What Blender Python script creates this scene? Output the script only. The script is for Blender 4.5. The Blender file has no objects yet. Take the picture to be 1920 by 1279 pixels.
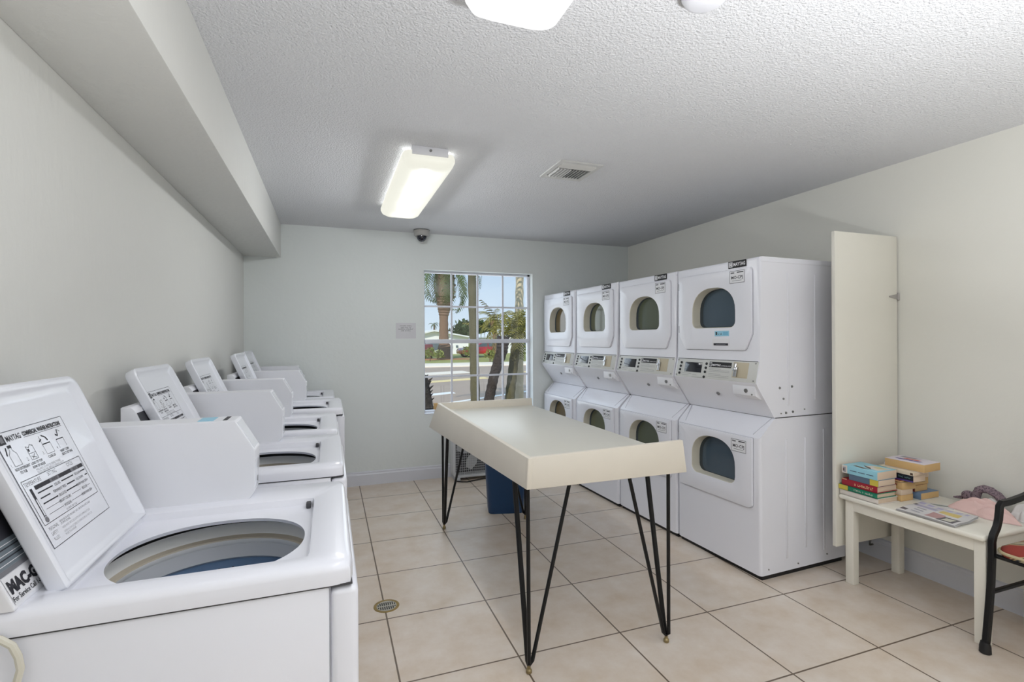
import bpy, bmesh, math, random
from mathutils import Matrix, Vector, noise
random.seed(7)
C = bpy.context.scene.collection
PI = math.pi
R = math.radians

# ------------------------------------------------------------------ helpers
def lin(c):
    return tuple((v/12.92 if v <= .04045 else ((v+.055)/1.055)**2.4) for v in (x/255 for x in c))

def new_mat(name):
    m = bpy.data.materials.new(name); m.use_nodes = True
    nt = m.node_tree
    return m, nt, nt.nodes['Principled BSDF']

def mat(name, rgb, rough=.5, metal=0, var=.04, scale=8, bump=0, bscale=60, bdist=.002, coat=0, stretch=None, detail=3, spec=.5):
    """plain procedural material: colour with a slight noise variation, optional bump"""
    m, nt, b = new_mat(name)
    col = lin(rgb)
    tc = nt.nodes.new('ShaderNodeTexCoord')
    n = nt.nodes.new('ShaderNodeTexNoise'); n.inputs['Scale'].default_value = scale; n.inputs['Detail'].default_value = 3
    nt.links.new(tc.outputs['Object'], n.inputs['Vector'])
    mx = nt.nodes.new('ShaderNodeMix'); mx.data_type = 'RGBA'
    mx.inputs[6].default_value = (*[max(0, c*(1-var)) for c in col], 1)
    mx.inputs[7].default_value = (*[min(1, c*(1+var)) for c in col], 1)
    nt.links.new(n.outputs['Fac'], mx.inputs[0]); nt.links.new(mx.outputs[2], b.inputs['Base Color'])
    b.inputs['Roughness'].default_value = rough; b.inputs['Metallic'].default_value = metal
    b.inputs['Coat Weight'].default_value = coat; b.inputs['Specular IOR Level'].default_value = spec
    if bump:
        n2 = nt.nodes.new('ShaderNodeTexNoise'); n2.inputs['Scale'].default_value = bscale; n2.inputs['Detail'].default_value = detail
        if stretch:
            mp = nt.nodes.new('ShaderNodeMapping'); mp.inputs['Scale'].default_value = stretch
            nt.links.new(tc.outputs['Object'], mp.inputs['Vector']); nt.links.new(mp.outputs[0], n2.inputs['Vector'])
        else:
            nt.links.new(tc.outputs['Object'], n2.inputs['Vector'])
        bp = nt.nodes.new('ShaderNodeBump'); bp.inputs['Strength'].default_value = bump; bp.inputs['Distance'].default_value = bdist
        nt.links.new(n2.outputs['Fac'], bp.inputs['Height']); nt.links.new(bp.outputs[0], b.inputs['Normal'])
    return m

def emit(name, rgb, s):
    m, nt, b = new_mat(name)
    b.inputs['Base Color'].default_value = (*lin((84, 84, 82)), 1); b.inputs['Roughness'].default_value = .4
    b.inputs['Emission Color'].default_value = (*lin(rgb), 1); b.inputs['Emission Strength'].default_value = s
    return m

def frame(o, xd, yd):
    x = Vector(xd).normalized(); y = Vector(yd).normalized(); z = x.cross(y)
    return Matrix(((x.x, y.x, z.x, o[0]), (x.y, y.y, z.y, o[1]), (x.z, y.z, z.z, o[2]), (0, 0, 0, 1)))

class MB:
    """collects shapes into ONE mesh"""
    def __init__(s): s.v = []; s.f = []; s.m = []
    def add(s, vs, fs, m=0, M=None):
        o = len(s.v)
        for p in vs:
            p = Vector(p); s.v.append(M @ p if M else p)
        for f in fs: s.f.append([i+o for i in f]); s.m.append(m)
    def add_bm(s, bm, m=0, M=None):
        bm.verts.index_update()
        s.add([v.co.copy() for v in bm.verts], [[v.index for v in f.verts] for f in bm.faces], m, M); bm.free()
    def box(s, lo, hi, bev=0, m=0, M=None, seg=2):
        bm = bmesh.new(); bmesh.ops.create_cube(bm, size=1)
        for v in bm.verts: v.co = Vector([(lo[i]+hi[i])/2 + v.co[i]*(hi[i]-lo[i]) for i in range(3)])
        if bev: bmesh.ops.bevel(bm, geom=bm.edges[:], offset=bev, segments=seg, affect='EDGES', profile=.5, clamp_overlap=True)
        s.add_bm(bm, m, M); return s
    def prism(s, poly, axis, a0, a1, bev=0, m=0, M=None, seg=2, which=None):
        """poly 2-D points extruded along axis: 'x' -> poly (y,z), 'y' -> poly (x,z), 'z' -> poly (x,y)"""
        bm = bmesh.new()
        def P(p, a): return {'x': (a, p[0], p[1]), 'y': (p[0], a, p[1]), 'z': (p[0], p[1], a)}[axis]
        A = [bm.verts.new(P(p, a0)) for p in poly]; B = [bm.verts.new(P(p, a1)) for p in poly]
        n = len(poly); bm.faces.new(A); bm.faces.new(B[::-1])
        for i in range(n): bm.faces.new((A[i], B[i], B[(i+1) % n], A[(i+1) % n]))
        bmesh.ops.recalc_face_normals(bm, faces=bm.faces[:])
        if bev:
            g = [e for e in bm.edges if (which is None or which(e))]
            bmesh.ops.bevel(bm, geom=g, offset=bev, segments=seg, affect='EDGES', profile=.5, clamp_overlap=True)
        s.add_bm(bm, m, M); return s
    def holed(s, outer, inner, depth, m=0, M=None, bev=0):
        """flat plate in the xy plane with a hole, thickness z 0..depth"""
        bm = bmesh.new()
        def loop(pts):
            vs = [bm.verts.new((p[0], p[1], 0)) for p in pts]
            return [bm.edges.new((vs[i], vs[(i+1) % len(vs)])) for i in range(len(vs))]
        es = loop(outer)+loop(inner)
        bmesh.ops.triangle_fill(bm, use_beauty=True, edges=es)
        r = bmesh.ops.extrude_face_region(bm, geom=bm.faces[:])
        for v in [g for g in r['geom'] if isinstance(g, bmesh.types.BMVert)]: v.co.z += depth
        bmesh.ops.recalc_face_normals(bm, faces=bm.faces[:])
        if bev:
            g = [e for e in bm.edges if len(e.link_faces) == 2 and abs(e.verts[0].co.z-depth) < 1e-6 and abs(e.verts[1].co.z-depth) < 1e-6 and e.calc_face_angle(0) > .5]
            bmesh.ops.bevel(bm, geom=g, offset=bev, segments=2, affect='EDGES', profile=.5, clamp_overlap=True)
        s.add_bm(bm, m, M); return s
    def loft(s, loops, caps=(True, True), m=0, M=None, ms=None):
        n = len(loops[0]); vs = [p for l in loops for p in l]; o = len(s.v)
        s.add(vs, [], 0, M)
        for k in range(len(loops)-1):
            for i in range(n):
                j = (i+1) % n
                s.f.append([o+k*n+i, o+k*n+j, o+(k+1)*n+j, o+(k+1)*n+i]); s.m.append(ms[k] if ms else m)
        if caps[0]: s.f.append([o+i for i in range(n)][::-1]); s.m.append(ms[0] if ms else m)
        if caps[1]: s.f.append([o+(len(loops)-1)*n+i for i in range(n)]); s.m.append(ms[-1] if ms else m)
        return s
    def tube(s, pts, r, n=10, m=0, M=None, cap=True, flat=None):
        pts = [Vector(p) for p in pts]; rs = r if isinstance(r, (list, tuple)) else [r]*len(pts)
        loops = []; prev = None
        for i, p in enumerate(pts):
            t = (pts[min(i+1, len(pts)-1)]-pts[max(i-1, 0)]).normalized()
            if prev is None:
                a = Vector((0, 0, 1)) if abs(t.z) < .9 else Vector((1, 0, 0)); u = t.cross(a).normalized()
            else: u = (prev - t*prev.dot(t)).normalized()
            prev = u; w = t.cross(u)
            loops.append([p + (u*math.cos(2*PI*k/n)+w*math.sin(2*PI*k/n))*rs[i] for k in range(n)])
        return s.loft(loops, (cap, cap), m, M)
    def cyl(s, p0, p1, r0, r1=None, n=24, m=0, M=None):
        return s.tube([p0, p1], [r0, r0 if r1 is None else r1], n, m, M)
    def lathe(s, prof, c=(0, 0, 0), n=32, m=0, M=None, caps=(True, True), ms=None):
        return s.loft([[(c[0]+r*math.cos(2*PI*k/n), c[1]+r*math.sin(2*PI*k/n), c[2]+z) for k in range(n)] for r, z in prof], caps, m, M, ms)
    def ball(s, c, r, m=0, M=None, n=16):
        r = r if isinstance(r, (tuple, list)) else (r, r, r)
        bm = bmesh.new(); bmesh.ops.create_uvsphere(bm, u_segments=n, v_segments=n//2+2, radius=1)
        for v in bm.verts: v.co = Vector((c[0]+v.co.x*r[0], c[1]+v.co.y*r[1], c[2]+v.co.z*r[2]))
        s.add_bm(bm, m, M); return s
    def rect(s, x0, y0, x1, y1, z=0, m=0, M=None):
        s.add([(x0, y0, z), (x1, y0, z), (x1, y1, z), (x0, y1, z)], [(0, 1, 2, 3)], m, M); return s
    def text(s, body, size, x, y, M, m=0, align='LEFT', bold=0, z=.0004, sx=1.0, width=None):
        cu = bpy.data.curves.new('t', 'FONT'); cu.body = body; cu.size = size; cu.align_x = align; cu.offset = bold; cu.resolution_u = 2
        ob = bpy.data.objects.new('t', cu); C.objects.link(ob)
        dg = bpy.context.evaluated_depsgraph_get(); me = bpy.data.meshes.new_from_object(ob.evaluated_get(dg))
        k = sx
        if width and len(me.vertices):
            xs = [v.co.x for v in me.vertices]; k = width/max(1e-6, max(xs)-min(xs))
        s.add([(x+v.co.x*k, y+v.co.y, z) for v in me.vertices], [list(p.vertices) for p in me.polygons], m, M)
        bpy.data.objects.remove(ob); bpy.data.curves.remove(cu); bpy.data.meshes.remove(me); return s
    def blurred(s, lens, x, y, w, h, M, m=0, z=.0007):
        """lettering too small to read in the photo: word-shaped groups of strokes"""
        rnd = random.Random(int(w*1e4)+sum(lens)); tot = sum(lens)+len(lens)-1; u = w/tot
        for n in lens:
            for k in range(n):
                hh = h*rnd.uniform(.72, 1.0); s.rect(x+u*.12, y, x+u*.34, y+hh, z, m, M)
                q = rnd.choice((0, .4, .8)); s.rect(x+u*.12, y+hh*q, x+u*.84, y+hh*q+h*.2, z, m, M)
                if rnd.random() < .5: s.rect(x+u*.62, y, x+u*.84, y+hh*rnd.uniform(.5, 1), z, m, M)
                x += u
            x += u
        return s
    def build(s, name, mats, parent=None, smooth=35, loc=None):
        me = bpy.data.meshes.new(name); me.from_pydata([tuple(v) for v in s.v], [], s.f)
        for k in (mats if isinstance(mats, (list, tuple)) else [mats]): me.materials.append(k)
        me.polygons.foreach_set('material_index', s.m)
        if smooth:
            me.polygons.foreach_set('use_smooth', [True]*len(me.polygons)); me.set_sharp_from_angle(angle=R(smooth))
        me.validate(); me.update()
        o = bpy.data.objects.new(name, me); C.objects.link(o)
        if parent: o.parent = parent
        if loc: o.location = loc
        return o

def thing(name, label, cat, loc=(0, 0, 0), rz=0, group=None):
    o = bpy.data.objects.new(name, None); C.objects.link(o); o.empty_display_size = .1
    o.location = loc; o.rotation_euler = (0, 0, rz); return tag(o, label, cat, group)
def tag(o, label, cat, group=None, kind=None):
    o['label'] = label; o['category'] = cat
    if group: o['group'] = group
    if kind: o['kind'] = kind
    return o
def struct(o, label=None, cat=None):
    o['kind'] = 'structure'
    if label: o['label'] = label
    if cat: o['category'] = cat
    return o
def dup(o, loc=None, rz=None, label=None, parent=None):
    c = o.copy(); C.objects.link(c); c.parent = parent
    if loc is not None: c.location = loc
    if rz is not None: c.rotation_euler = (0, 0, rz)
    if label: c['label'] = label
    for ch in list(o.children): dup(ch, parent=c)
    return c

def cut(o, mb):
    """boolean-subtract the shapes of mb (given in o's own coordinates) from o"""
    k = mb.build('cutter', M_white, None, 0); par = o.parent; o.parent = None
    bpy.context.view_layer.update()
    md = o.modifiers.new('b', 'BOOLEAN'); md.object = k; md.operation = 'DIFFERENCE'; md.solver = 'EXACT'
    dg = bpy.context.evaluated_depsgraph_get(); me = bpy.data.meshes.new_from_object(o.evaluated_get(dg)); o.modifiers.clear()
    old = o.data; o.data = me; me.name = o.name; bpy.data.meshes.remove(old); bpy.data.objects.remove(k); o.parent = par
    me.polygons.foreach_set('use_smooth', [True]*len(me.polygons)); me.set_sharp_from_angle(angle=R(30))
    return o

def rrect(x0, y0, x1, y1, r, k=5, corners=None):
    """rounded rectangle, ccw"""
    rs = corners or (r, r, r, r)
    out = []
    for (cx, cy, a), q in zip(((x1-rs[0], y0+rs[0], -PI/2), (x1-rs[1], y1-rs[1], 0), (x0+rs[2], y1-rs[2], PI/2), (x0+rs[3], y0+rs[3], PI)), rs):
        for i in range(k+1):
            t = a + PI/2*i/k; out.append((cx+q*math.cos(t), cy+q*math.sin(t)))
    return out

# ------------------------------------------------------------------ materials
def dark_glass_(name, rgb):
    m, nt, b = new_mat(name)
    b.inputs['Base Color'].default_value = (*lin(rgb), 1); b.inputs['Roughness'].default_value = .08; b.inputs['Specular IOR Level'].default_value = .6
    return m
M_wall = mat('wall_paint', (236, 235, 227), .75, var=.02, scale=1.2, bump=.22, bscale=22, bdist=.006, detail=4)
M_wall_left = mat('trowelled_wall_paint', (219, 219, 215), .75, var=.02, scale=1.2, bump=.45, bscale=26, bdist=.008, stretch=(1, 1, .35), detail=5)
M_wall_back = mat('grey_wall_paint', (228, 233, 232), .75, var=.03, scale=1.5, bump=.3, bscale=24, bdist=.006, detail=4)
M_ceil = mat('popcorn_ceiling_paint', (226, 227, 230), .9, var=.02, scale=2, bump=.85, bscale=125, bdist=.010, detail=2)
M_trim = mat('white_trim_paint', (222, 224, 232), .45, var=.02)
M_white = mat('white_enamel', (236, 237, 245), .28, var=.012, scale=3, coat=.3)
M_white2 = mat('white_plastic', (234, 235, 241), .42, var=.015)
M_lid = mat('white_lid_enamel', (235, 237, 245), .25, var=.012, scale=3, coat=.4)
M_offw = mat('offwhite_plastic', (212, 208, 194), .5, var=.03)
M_seam = mat('dark_seam', (70, 70, 74), .7)
M_gap = mat('door_gap_grey', (104, 104, 114), .6)
M_crease = mat('crease_grey', (196, 197, 206), .5)
M_crescent = dark_glass_('glass_inner_rim', (54, 64, 72))
M_black = mat('black_rubber', (22, 22, 24), .6)
M_print = mat('black_ink', (38, 38, 46), .6)
M_greyprint = mat('grey_ink', (120, 120, 126), .6)
M_sticker = mat('white_sticker', (232, 232, 236), .4, var=.01)
M_blue_st = mat('blue_sticker', (150, 205, 228), .4)
M_tubw = mat('white_tub_ring', (238, 238, 236), .35)
M_tub_beige = mat('beige_tub_ring', (196, 186, 168), .5)
M_tub_grey = mat('grey_tub_wall', (204, 206, 210), .4)
M_tub_blue = mat('blue_grey_basket', (120, 146, 178), .35)
M_chrome = mat('chrome', (190, 190, 192), .2, 1)
M_steel = mat('brushed_steel', (150, 150, 150), .4, 1)
M_panel = mat('beige_grey_panel', (206, 207, 204), .45)
M_tan = mat('tan_coin_plate', (192, 182, 158), .5)
M_display = mat('dark_display', (14, 16, 30), .12, coat=.5)
M_table = mat('cream_laminate', (214, 212, 202), .36, var=.02, scale=4, coat=.0)
M_tabedge = mat('cream_painted_board', (222, 215, 202), .5, var=.04, scale=7)
M_iron = mat('black_iron', (16, 16, 18), .4, .3)
M_brass = mat('dull_brass_foot', (150, 134, 96), .4, .6)
M_bench = mat('cream_paint', (238, 234, 222), .42, var=.02)
M_door = mat('cream_door_paint', (234, 231, 220), .5, var=.015)
M_bin = mat('navy_plastic', (26, 66, 108), .45, var=.05)
M_fanw = mat('fan_white_plastic', (206, 208, 210), .45)
M_fanb = mat('fan_blade_grey', (196, 198, 198), .4)
M_fandark = mat('fan_hollow_dark', (92, 92, 94), .7)
M_camshell = mat('camera_housing_grey', (176, 174, 170), .5)
M_camdome = mat('smoked_dome', (14, 18, 36), .06, coat=.6)
M_vent = mat('vent_grey_paint', (212, 212, 210), .5)
M_pages = mat('paper_page_edges', (222, 200, 176), .8, var=.1, scale=4, bump=.3, bscale=30, stretch=(1, 1, 40))
M_pages_tan = mat('yellowed_page_edges', (214, 178, 124), .8, var=.12, scale=4, bump=.3, bscale=30, stretch=(1, 1, 40))
M_news = mat('newsprint', (212, 210, 210), .8, var=.03)

def glass_mat(name, tint=(1, 1, 1), refl=.06, rough=.02):
    m = bpy.data.materials.new(name); m.use_nodes = True; nt = m.node_tree; nt.nodes.clear()
    out = nt.nodes.new('ShaderNodeOutputMaterial'); mx = nt.nodes.new('ShaderNodeMixShader')
    t = nt.nodes.new('ShaderNodeBsdfTransparent'); g = nt.nodes.new('ShaderNodeBsdfGlossy')
    t.inputs[0].default_value = (*tint, 1); g.inputs['Roughness'].default_value = rough; mx.inputs[0].default_value = refl
    nt.links.new(t.outputs[0], mx.inputs[1]); nt.links.new(g.outputs[0], mx.inputs[2]); nt.links.new(mx.outputs[0], out.inputs[0])
    return m
M_pane = glass_mat('window_glass', (.97, .98, .98), .04)

def dark_glass(name, rgb):
    m, nt, b = new_mat(name)
    b.inputs['Base Color'].default_value = (*lin(rgb), 1); b.inputs['Roughness'].default_value = .08
    b.inputs['Specular IOR Level'].default_value = .6
    return m
M_glass = dark_glass('dark_door_glass', (52, 62, 66))

# floor tiles
m, nt, b = new_mat('cream_floor_tile'); M_floor = m
tc = nt.nodes.new('ShaderNodeTexCoord'); mp = nt.nodes.new('ShaderNodeMapping'); mp.inputs['Location'].default_value = (-.265, -1.575, 0)
br = nt.nodes.new('ShaderNodeTexBrick'); br.offset = 0; br.squash = 1
br.inputs['Scale'].default_value = 1; br.inputs['Mortar Size'].default_value = .004; br.inputs['Mortar Smooth'].default_value = .1
br.inputs['Brick Width'].default_value = .514; br.inputs['Row Height'].default_value = .507; br.inputs['Bias'].default_value = 0
br.inputs['Color1'].default_value = (*lin((230, 220, 210)), 1); br.inputs['Color2'].default_value = (*lin((226, 216, 205)), 1); br.inputs['Mortar'].default_value = (*lin((118, 104, 90)), 1)
nt.links.new(tc.outputs['Object'], mp.inputs[0]); nt.links.new(mp.outputs[0], br.inputs['Vector'])
n1 = nt.nodes.new('ShaderNodeTexNoise'); n1.inputs['Scale'].default_value = 5; n1.inputs['Detail'].default_value = 8; n1.inputs['Roughness'].default_value = .65
nt.links.new(tc.outputs['Object'], n1.inputs['Vector'])
rp = nt.nodes.new('ShaderNodeValToRGB'); rp.color_ramp.elements[0].position = .3; rp.color_ramp.elements[0].color = (*lin((234, 224, 210)), 1)
rp.color_ramp.elements[1].position = .72; rp.color_ramp.elements[1].color = (1, 1, 1, 1)
nt.links.new(n1.outputs['Fac'], rp.inputs[0])
mx = nt.nodes.new('ShaderNodeMix'); mx.data_type = 'RGBA'; mx.blend_type = 'MULTIPLY'; mx.inputs[0].default_value = 1
nt.links.new(br.outputs['Color'], mx.inputs[6]); nt.links.new(rp.outputs[0], mx.inputs[7]); nt.links.new(mx.outputs[2], b.inputs['Base Color'])
b.inputs['Roughness'].default_value = .38
bp = nt.nodes.new('ShaderNodeBump'); bp.invert = True; bp.inputs['Strength'].default_value = .5; bp.inputs['Distance'].default_value = .003
nt.links.new(br.outputs['Fac'], bp.inputs['Height']); nt.links.new(bp.outputs[0], b.inputs['Normal'])

# ------------------------------------------------------------------ the room
XL, XR, YB, YF, ZC = -.717, 3.265, 5.045, -2.6, 2.46
WX0, WX1, WZ0, WZ1 = .893, 2.067, .643, 2.10       # window opening
struct(MB().box((XL-.2, YF-.2, -.12), (XR+.2, YB+.2, 0)).build('floor', M_floor, smooth=0))
struct(MB().box((XL-.2, YF-.2, ZC), (XR+.2, YB+.2, ZC+.12)).build('ceiling', M_ceil, smooth=0))
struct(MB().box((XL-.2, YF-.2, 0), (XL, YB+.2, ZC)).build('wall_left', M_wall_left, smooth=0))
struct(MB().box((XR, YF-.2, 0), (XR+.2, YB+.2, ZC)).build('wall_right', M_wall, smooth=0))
w = MB()
w.box((XL, YB, 0), (WX0, YB+.2, ZC)).box((WX1, YB, 0), (XR, YB+.2, ZC)).box((WX0, YB, 0), (WX1, YB+.2, WZ0)).box((WX0, YB, WZ1), (WX1, YB+.2, ZC))
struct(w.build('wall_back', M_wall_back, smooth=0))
w = MB().box((XL-.2, YF-.2, 0), (XR+.2, YF, ZC))
struct(w.build('wall_front', M_wall, smooth=0))
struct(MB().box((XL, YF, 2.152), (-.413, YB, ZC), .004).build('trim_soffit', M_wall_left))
bb = [(0, 0), (.016, 0), (.016, .10), (.010, .112), (.010, .125), (0, .131)]
struct(MB().prism([(YB-a, z) for a, z in bb], 'x', XL, XR).build('baseboard_back', M_trim, smooth=0))
struct(MB().prism([(XR-a, z) for a, z in bb], 'y', YF, YB-.016).build('baseboard_right', M_trim, smooth=0))
struct(MB().prism([(XL+a, z) for a, z in bb], 'y', YF, YB-.016).build('baseboard_left', M_trim, smooth=0))

# window: single-hung, 4 x 2 lights in each sash
win = bpy.data.objects.new('window_1', None); C.objects.link(win); win.location = (0, YB+.085, 0); struct(win, 'white single-hung window with grid panes in the far wall', 'window')
f = MB(); t = .022
f.box((WX0, 0, WZ0), (WX0+t, .05, WZ1), .003).box((WX1-t-.006, 0, WZ0), (WX1, .05, WZ1), .003).box((WX0, 0, WZ1-t), (WX1, .05, WZ1), .003).box((WX0, 0, WZ0), (WX1, .05, WZ0+.03), .003)
f.build('window_frame', M_trim, win)
zm = 1.377
MB().box((WX0+t, -.012, zm-.021), (WX1-t, .03, zm+.021), .004).build('meeting_rail', M_trim, win)
gx0, gx1 = WX0+t, WX1-t-.006
for nm, z0, z1 in (('upper_muntins', zm+.02, WZ1-t), ('lower_muntins', WZ0+.03, zm-.02)):
    g = MB()
    for i in (1, 2, 3):
        x = gx0+(gx1-gx0)*i/4; g.box((x-.009, .006, z0), (x+.009, .022, z1))
    zz = (z0+z1)/2; g.box((gx0, .0075, zz-.009), (gx1, .0205, zz+.009))
    g.build(nm, M_trim, win, smooth=0)
    MB().box((gx0, .024, z0), (gx1, .028, z1)).build('pane', M_pane, win, smooth=0)
MB().box((WX0-.0, -.085, WZ0-.0), (WX1, .0, WZ0+.012), .003).build('window_sill', M_trim, win)

# ------------------------------------------------------------------ stacked dryers
def arch(y0, y1, z0, z1, zs, rb, k=9):
    """door hole outline: rounded bottom corners, straight sides to zs, elliptical arch to z1; ccw in (u right, v up)"""
    cx = (y0+y1)/2; a = (y1-y0)/2; out = []
    for i in range(5): t = -PI/2+PI/2*i/4; out.append((y1-rb+rb*math.cos(t), z0+rb+rb*math.sin(t)))
    n = 2.35
    for i in range(2*k+1):
        t = PI*i/(2*k); c, s_ = math.cos(t), math.sin(t)
        out.append((cx+a*math.copysign(abs(c)**(2/n), c), zs+(z1-zs)*abs(s_)**(2/n)))
    for i in range(5): t = PI+PI/2*i/4; out.append((y0+rb+rb*math.cos(t), z0+rb+rb*math.sin(t)))
    return out
DW = .692; DD = .72
FR = lambda z=0: frame((0, DW, z), (0, -1, 0), (0, 0, 1))        # front-face frame: x' = to the viewer's right, y' = up, z' = out of the face
def make_dryer():
    t = thing('stacked_dryer', '', 'dryer')
    g = .0015
    # cabinets
    up = [(.0, 1.868), (.0, 1.262), (-.028, 1.135), (-.016, 1.112), (.112, .932), (DD, .932), (DD, 1.868)]
    wh = lambda e: abs(e.verts[0].co.x-e.verts[1].co.x) < 1e-6 and e.verts[0].co.x < .001 and e.verts[0].co.y > -1 and (abs(e.verts[0].co.z-e.verts[1].co.z) > .3 or abs(e.verts[0].co.y-e.verts[1].co.y) > .1 and e.verts[0].co.z > 1.8)
    uc = MB().prism(up, 'y', g, DW-g, .018, which=wh, seg=3).build('upper_cabinet', M_white, t)
    lo = [(.0, .818), (.0, .028), (DD, .028), (DD, .929), (.115, .929), (.03, .85)]
    wl = lambda e: abs(e.verts[0].co.x) < .001 and abs(e.verts[1].co.x) < .001 and abs(e.verts[0].co.z-e.verts[1].co.z) > .3
    lc = MB().prism(lo, 'y', g, DW-g, .018, which=wl, seg=3).build('lower_cabinet', M_white, t)
    MB().box((.02, .012, 0), (DD-.02, DW-.012, .03)).build('plinth', M_black, t, smooth=0)
    # seams on the front around the valley, and the ribs and screws of the side
    MB().box((.118, -.0006, .9285), (DD, .001, .9335)).build('seam', M_seam, t, smooth=0)
    MB().box((-.0008, .012, 1.2585), (.02, DW-.012, 1.2625)).build('console_seam', M_seam, t, smooth=0)
    rb = MB()
    for x0, x1, z0, z1 in ((.22, .235, 1.0, 1.78), (.45, .465, 1.02, 1.78), (.2, .215, .10, .80), (.36, .375, .14, .8), (.52, .535, .1, .84)):
        rb.box((x0, -.0012, z0), (x1, .002, z1), .0015)
    rb.box((.006, -.0016, 1.838), (DD, .002, 1.846), .001)
    rb.build('side_rib', M_white, t)
    for x, z, r in ((.155, 1.105, .008), (.255, 1.11, .008), (.185, 1.04, .007), (.165, .955, .004), (.205, .957, .008), (.262, .96, .008), (.36, .97, .004), (.06, .06, .005), (.30, .055, .005), (.55, .07, .005)):
        MB().cyl((x, .003, z), (x, -.003, z), r, r*.8, 12).build('screw', M_steel, t)
    for a_, b_ in (((.112, .018, .9300), (.014, .064, .8335)), ((.112, DW-.018, .9300), (.014, DW-.064, .8335))):
        MB().tube([a_, b_], .0022, 6).build('crease', M_crease, t)
    # doors
    F = FR()
    def door(name, outer, hole, dark_edge, hinges):
        n = len(hole); cx = sum(p[0] for p in hole)/n; cy = sum(p[1] for p in hole)/n
        kk = MB(); kk.loft([[(cx+(p[0]-cx)*1.01, cy+(p[1]-cy)*1.01, z) for p in hole] for z in (-.075, .05)], (True, True), M=F); cut(uc if name == 'upper_door' else lc, kk)
        d = MB().holed(outer, hole, .012, M=F @ Matrix.Translation((0, 0, .001)), bev=.003).build(name, M_white, t)
        rim = MB(); n = len(hole); cx = sum(p[0] for p in hole)/n; cy = sum(p[1] for p in hole)/n
        sc = lambda k, z: [(cx+(p[0]-cx)*k, cy+(p[1]-cy)*k, z) for p in hole]
        rim.loft([sc(1.0, .0125), sc(.985, .010), sc(.965, -.045), sc(.955, -.052)], (False, False), M=F)
        rim.build('window_recess', M_offw, d)
        gl = MB(); gl.add(sc(.97, -.049), [list(range(n))], 0, F)
        gl.build('door_glass', M_glass, d, smooth=0)
        cr_ = MB(); inn = [(cx+.018+(p[0]-cx)*.90, cy+(p[1]-cy)*.93, -.0480) for p in hole]; cr_.loft([sc(.968, -.0482), inn], (False, False), M=F)
        cr_.build('glass_rim', M_crescent, d, smooth=0)
        gap = MB(); no = len(outer)
        ox = sum(p[0] for p in outer)/no; oy = sum(p[1] for p in outer)/no
        so = lambda e, z: [(p[0]+math.copysign(e, p[0]-ox), p[1]+math.copysign(e, p[1]-oy), z) for p in outer]
        gap.loft([so(.0034, .0008), so(-.003, .0016)], (False, False), M=F)
        gap.build('gasket_line', M_gap, d)
        for hz in hinges:
            MB().box((outer and min(p[0] for p in outer)-.012, hz-.024, .001), (min(p[0] for p in outer)+.001, hz+.024, .008), .002, M=F).build('hinge', M_steel, d)
        return d
    uo = [(.095, 1.326), (.592, 1.326)]
    uo = rrect(.036, 1.326, .643, 1.812, .02)[6:18]
    uo = [(.100, 1.326), (.105, 1.3255), (.585, 1.3255), (.592, 1.329), (.600, 1.337), (.640, 1.414), (.643, 1.424)]+rrect(.036, 1.326, .643, 1.812, .022)[6:18]+[(.036, 1.424), (.039, 1.414), (.088, 1.337), (.093, 1.330)]
    d1 = door('upper_door', uo, arch(.162, .525, 1.462, 1.718, 1.56, .04), 1, (1.75, 1.46))
    lo_ = rrect(.028, .405, .640, .814, .02, corners=(.03, .004, .004, .03))
    d2 = door('lower_door', lo_, arch(.150, .518, .512, .772, .615, .045), 1, (.77, .48))
    # stickers on the doors
    def rating(d, x0, y0):
        s = MB(); A = F @ Matrix.Translation((x0, y0, .0135)); w_, h = .112, .075
        s.box((0, 0, 0), (w_, h, .0006), m=0, M=A)
        for a, b_, c, e in ((.0, .0, w_, .003), (0, h-.003, w_, h), (0, 0, .003, h), (w_-.003, 0, w_, h)): s.rect(a, b_, c, e, .0009, 2, A)
        s.rect(.008, h-.017, .036, h-.008, .0009, 2, A); s.rect(.056, h-.014, .104, h-.008, .0009, 1, A)
        s.text('MO-CPJ', .026, w_/2, .026, A, 1, 'CENTER', .0004, .001); s.rect(.02, .014, .09, .0165, .0009, 2, A)
        s.build('rating_sticker', [M_sticker, M_print, M_greyprint], d, smooth=0)
    rating(d1, .485, 1.728); rating(d2, .490, .716)
    # name badge on the top rail
    s = MB(); A = F @ Matrix.Translation((.465, 1.822, .0005))
    s.box((0, 0, 0), (.135, .042, .004), .001, 0, A)
    B = A @ Matrix.Translation((0, 0, .0045))
    s.rect(.006, .006, .034, .036, .0, 1, B); s.rect(.010, .010, .030, .032, .0004, 2, B)
    s.text('M', .022, .020, .013, B, 1, 'CENTER', .001, .0008); s.text('MAYTAG', .029, .040, .011, B, 1, 'LEFT', .0006, .0004, width=.088)
    s.build('name_badge', [M_black, M_sticker, M_greyprint], t, smooth=0)
    # control console: sloping plate with buttons, display, header and coin slot
    W, Hh = .672, .130
    A = frame((-.0268, DW-.013, 1.1395), (0, -1, 0), (.028, 0, .127))
    cp = MB().box((0, -.002, -.002), (W, Hh-.008, .003), .0015, 0, A).build('control_panel', M_panel, t)
    S = A @ Matrix.Translation((0, 0, .0032))
    v = lambda q: (Hh-.008)*(1-q)
    for u, q in [(.065, .22), (.06, .42), (.058, .62), (.055, .82), (.41, .22), (.408, .44), (.405, .66), (.40, .93)]:
        MB().cyl((u*W, v(q), 0), (u*W, v(q), .004), .0085 if q < .9 else .0085, n=14, M=S).build('button', M_black, cp)
    for u, q in [(.015, .08), (.015, .92), (.975, .08), (.975, .92)]:
        MB().cyl((u*W, v(q), -.001), (u*W, v(q), .002), .005, n=10, M=S).build('screw', M_steel, cp)
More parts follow.
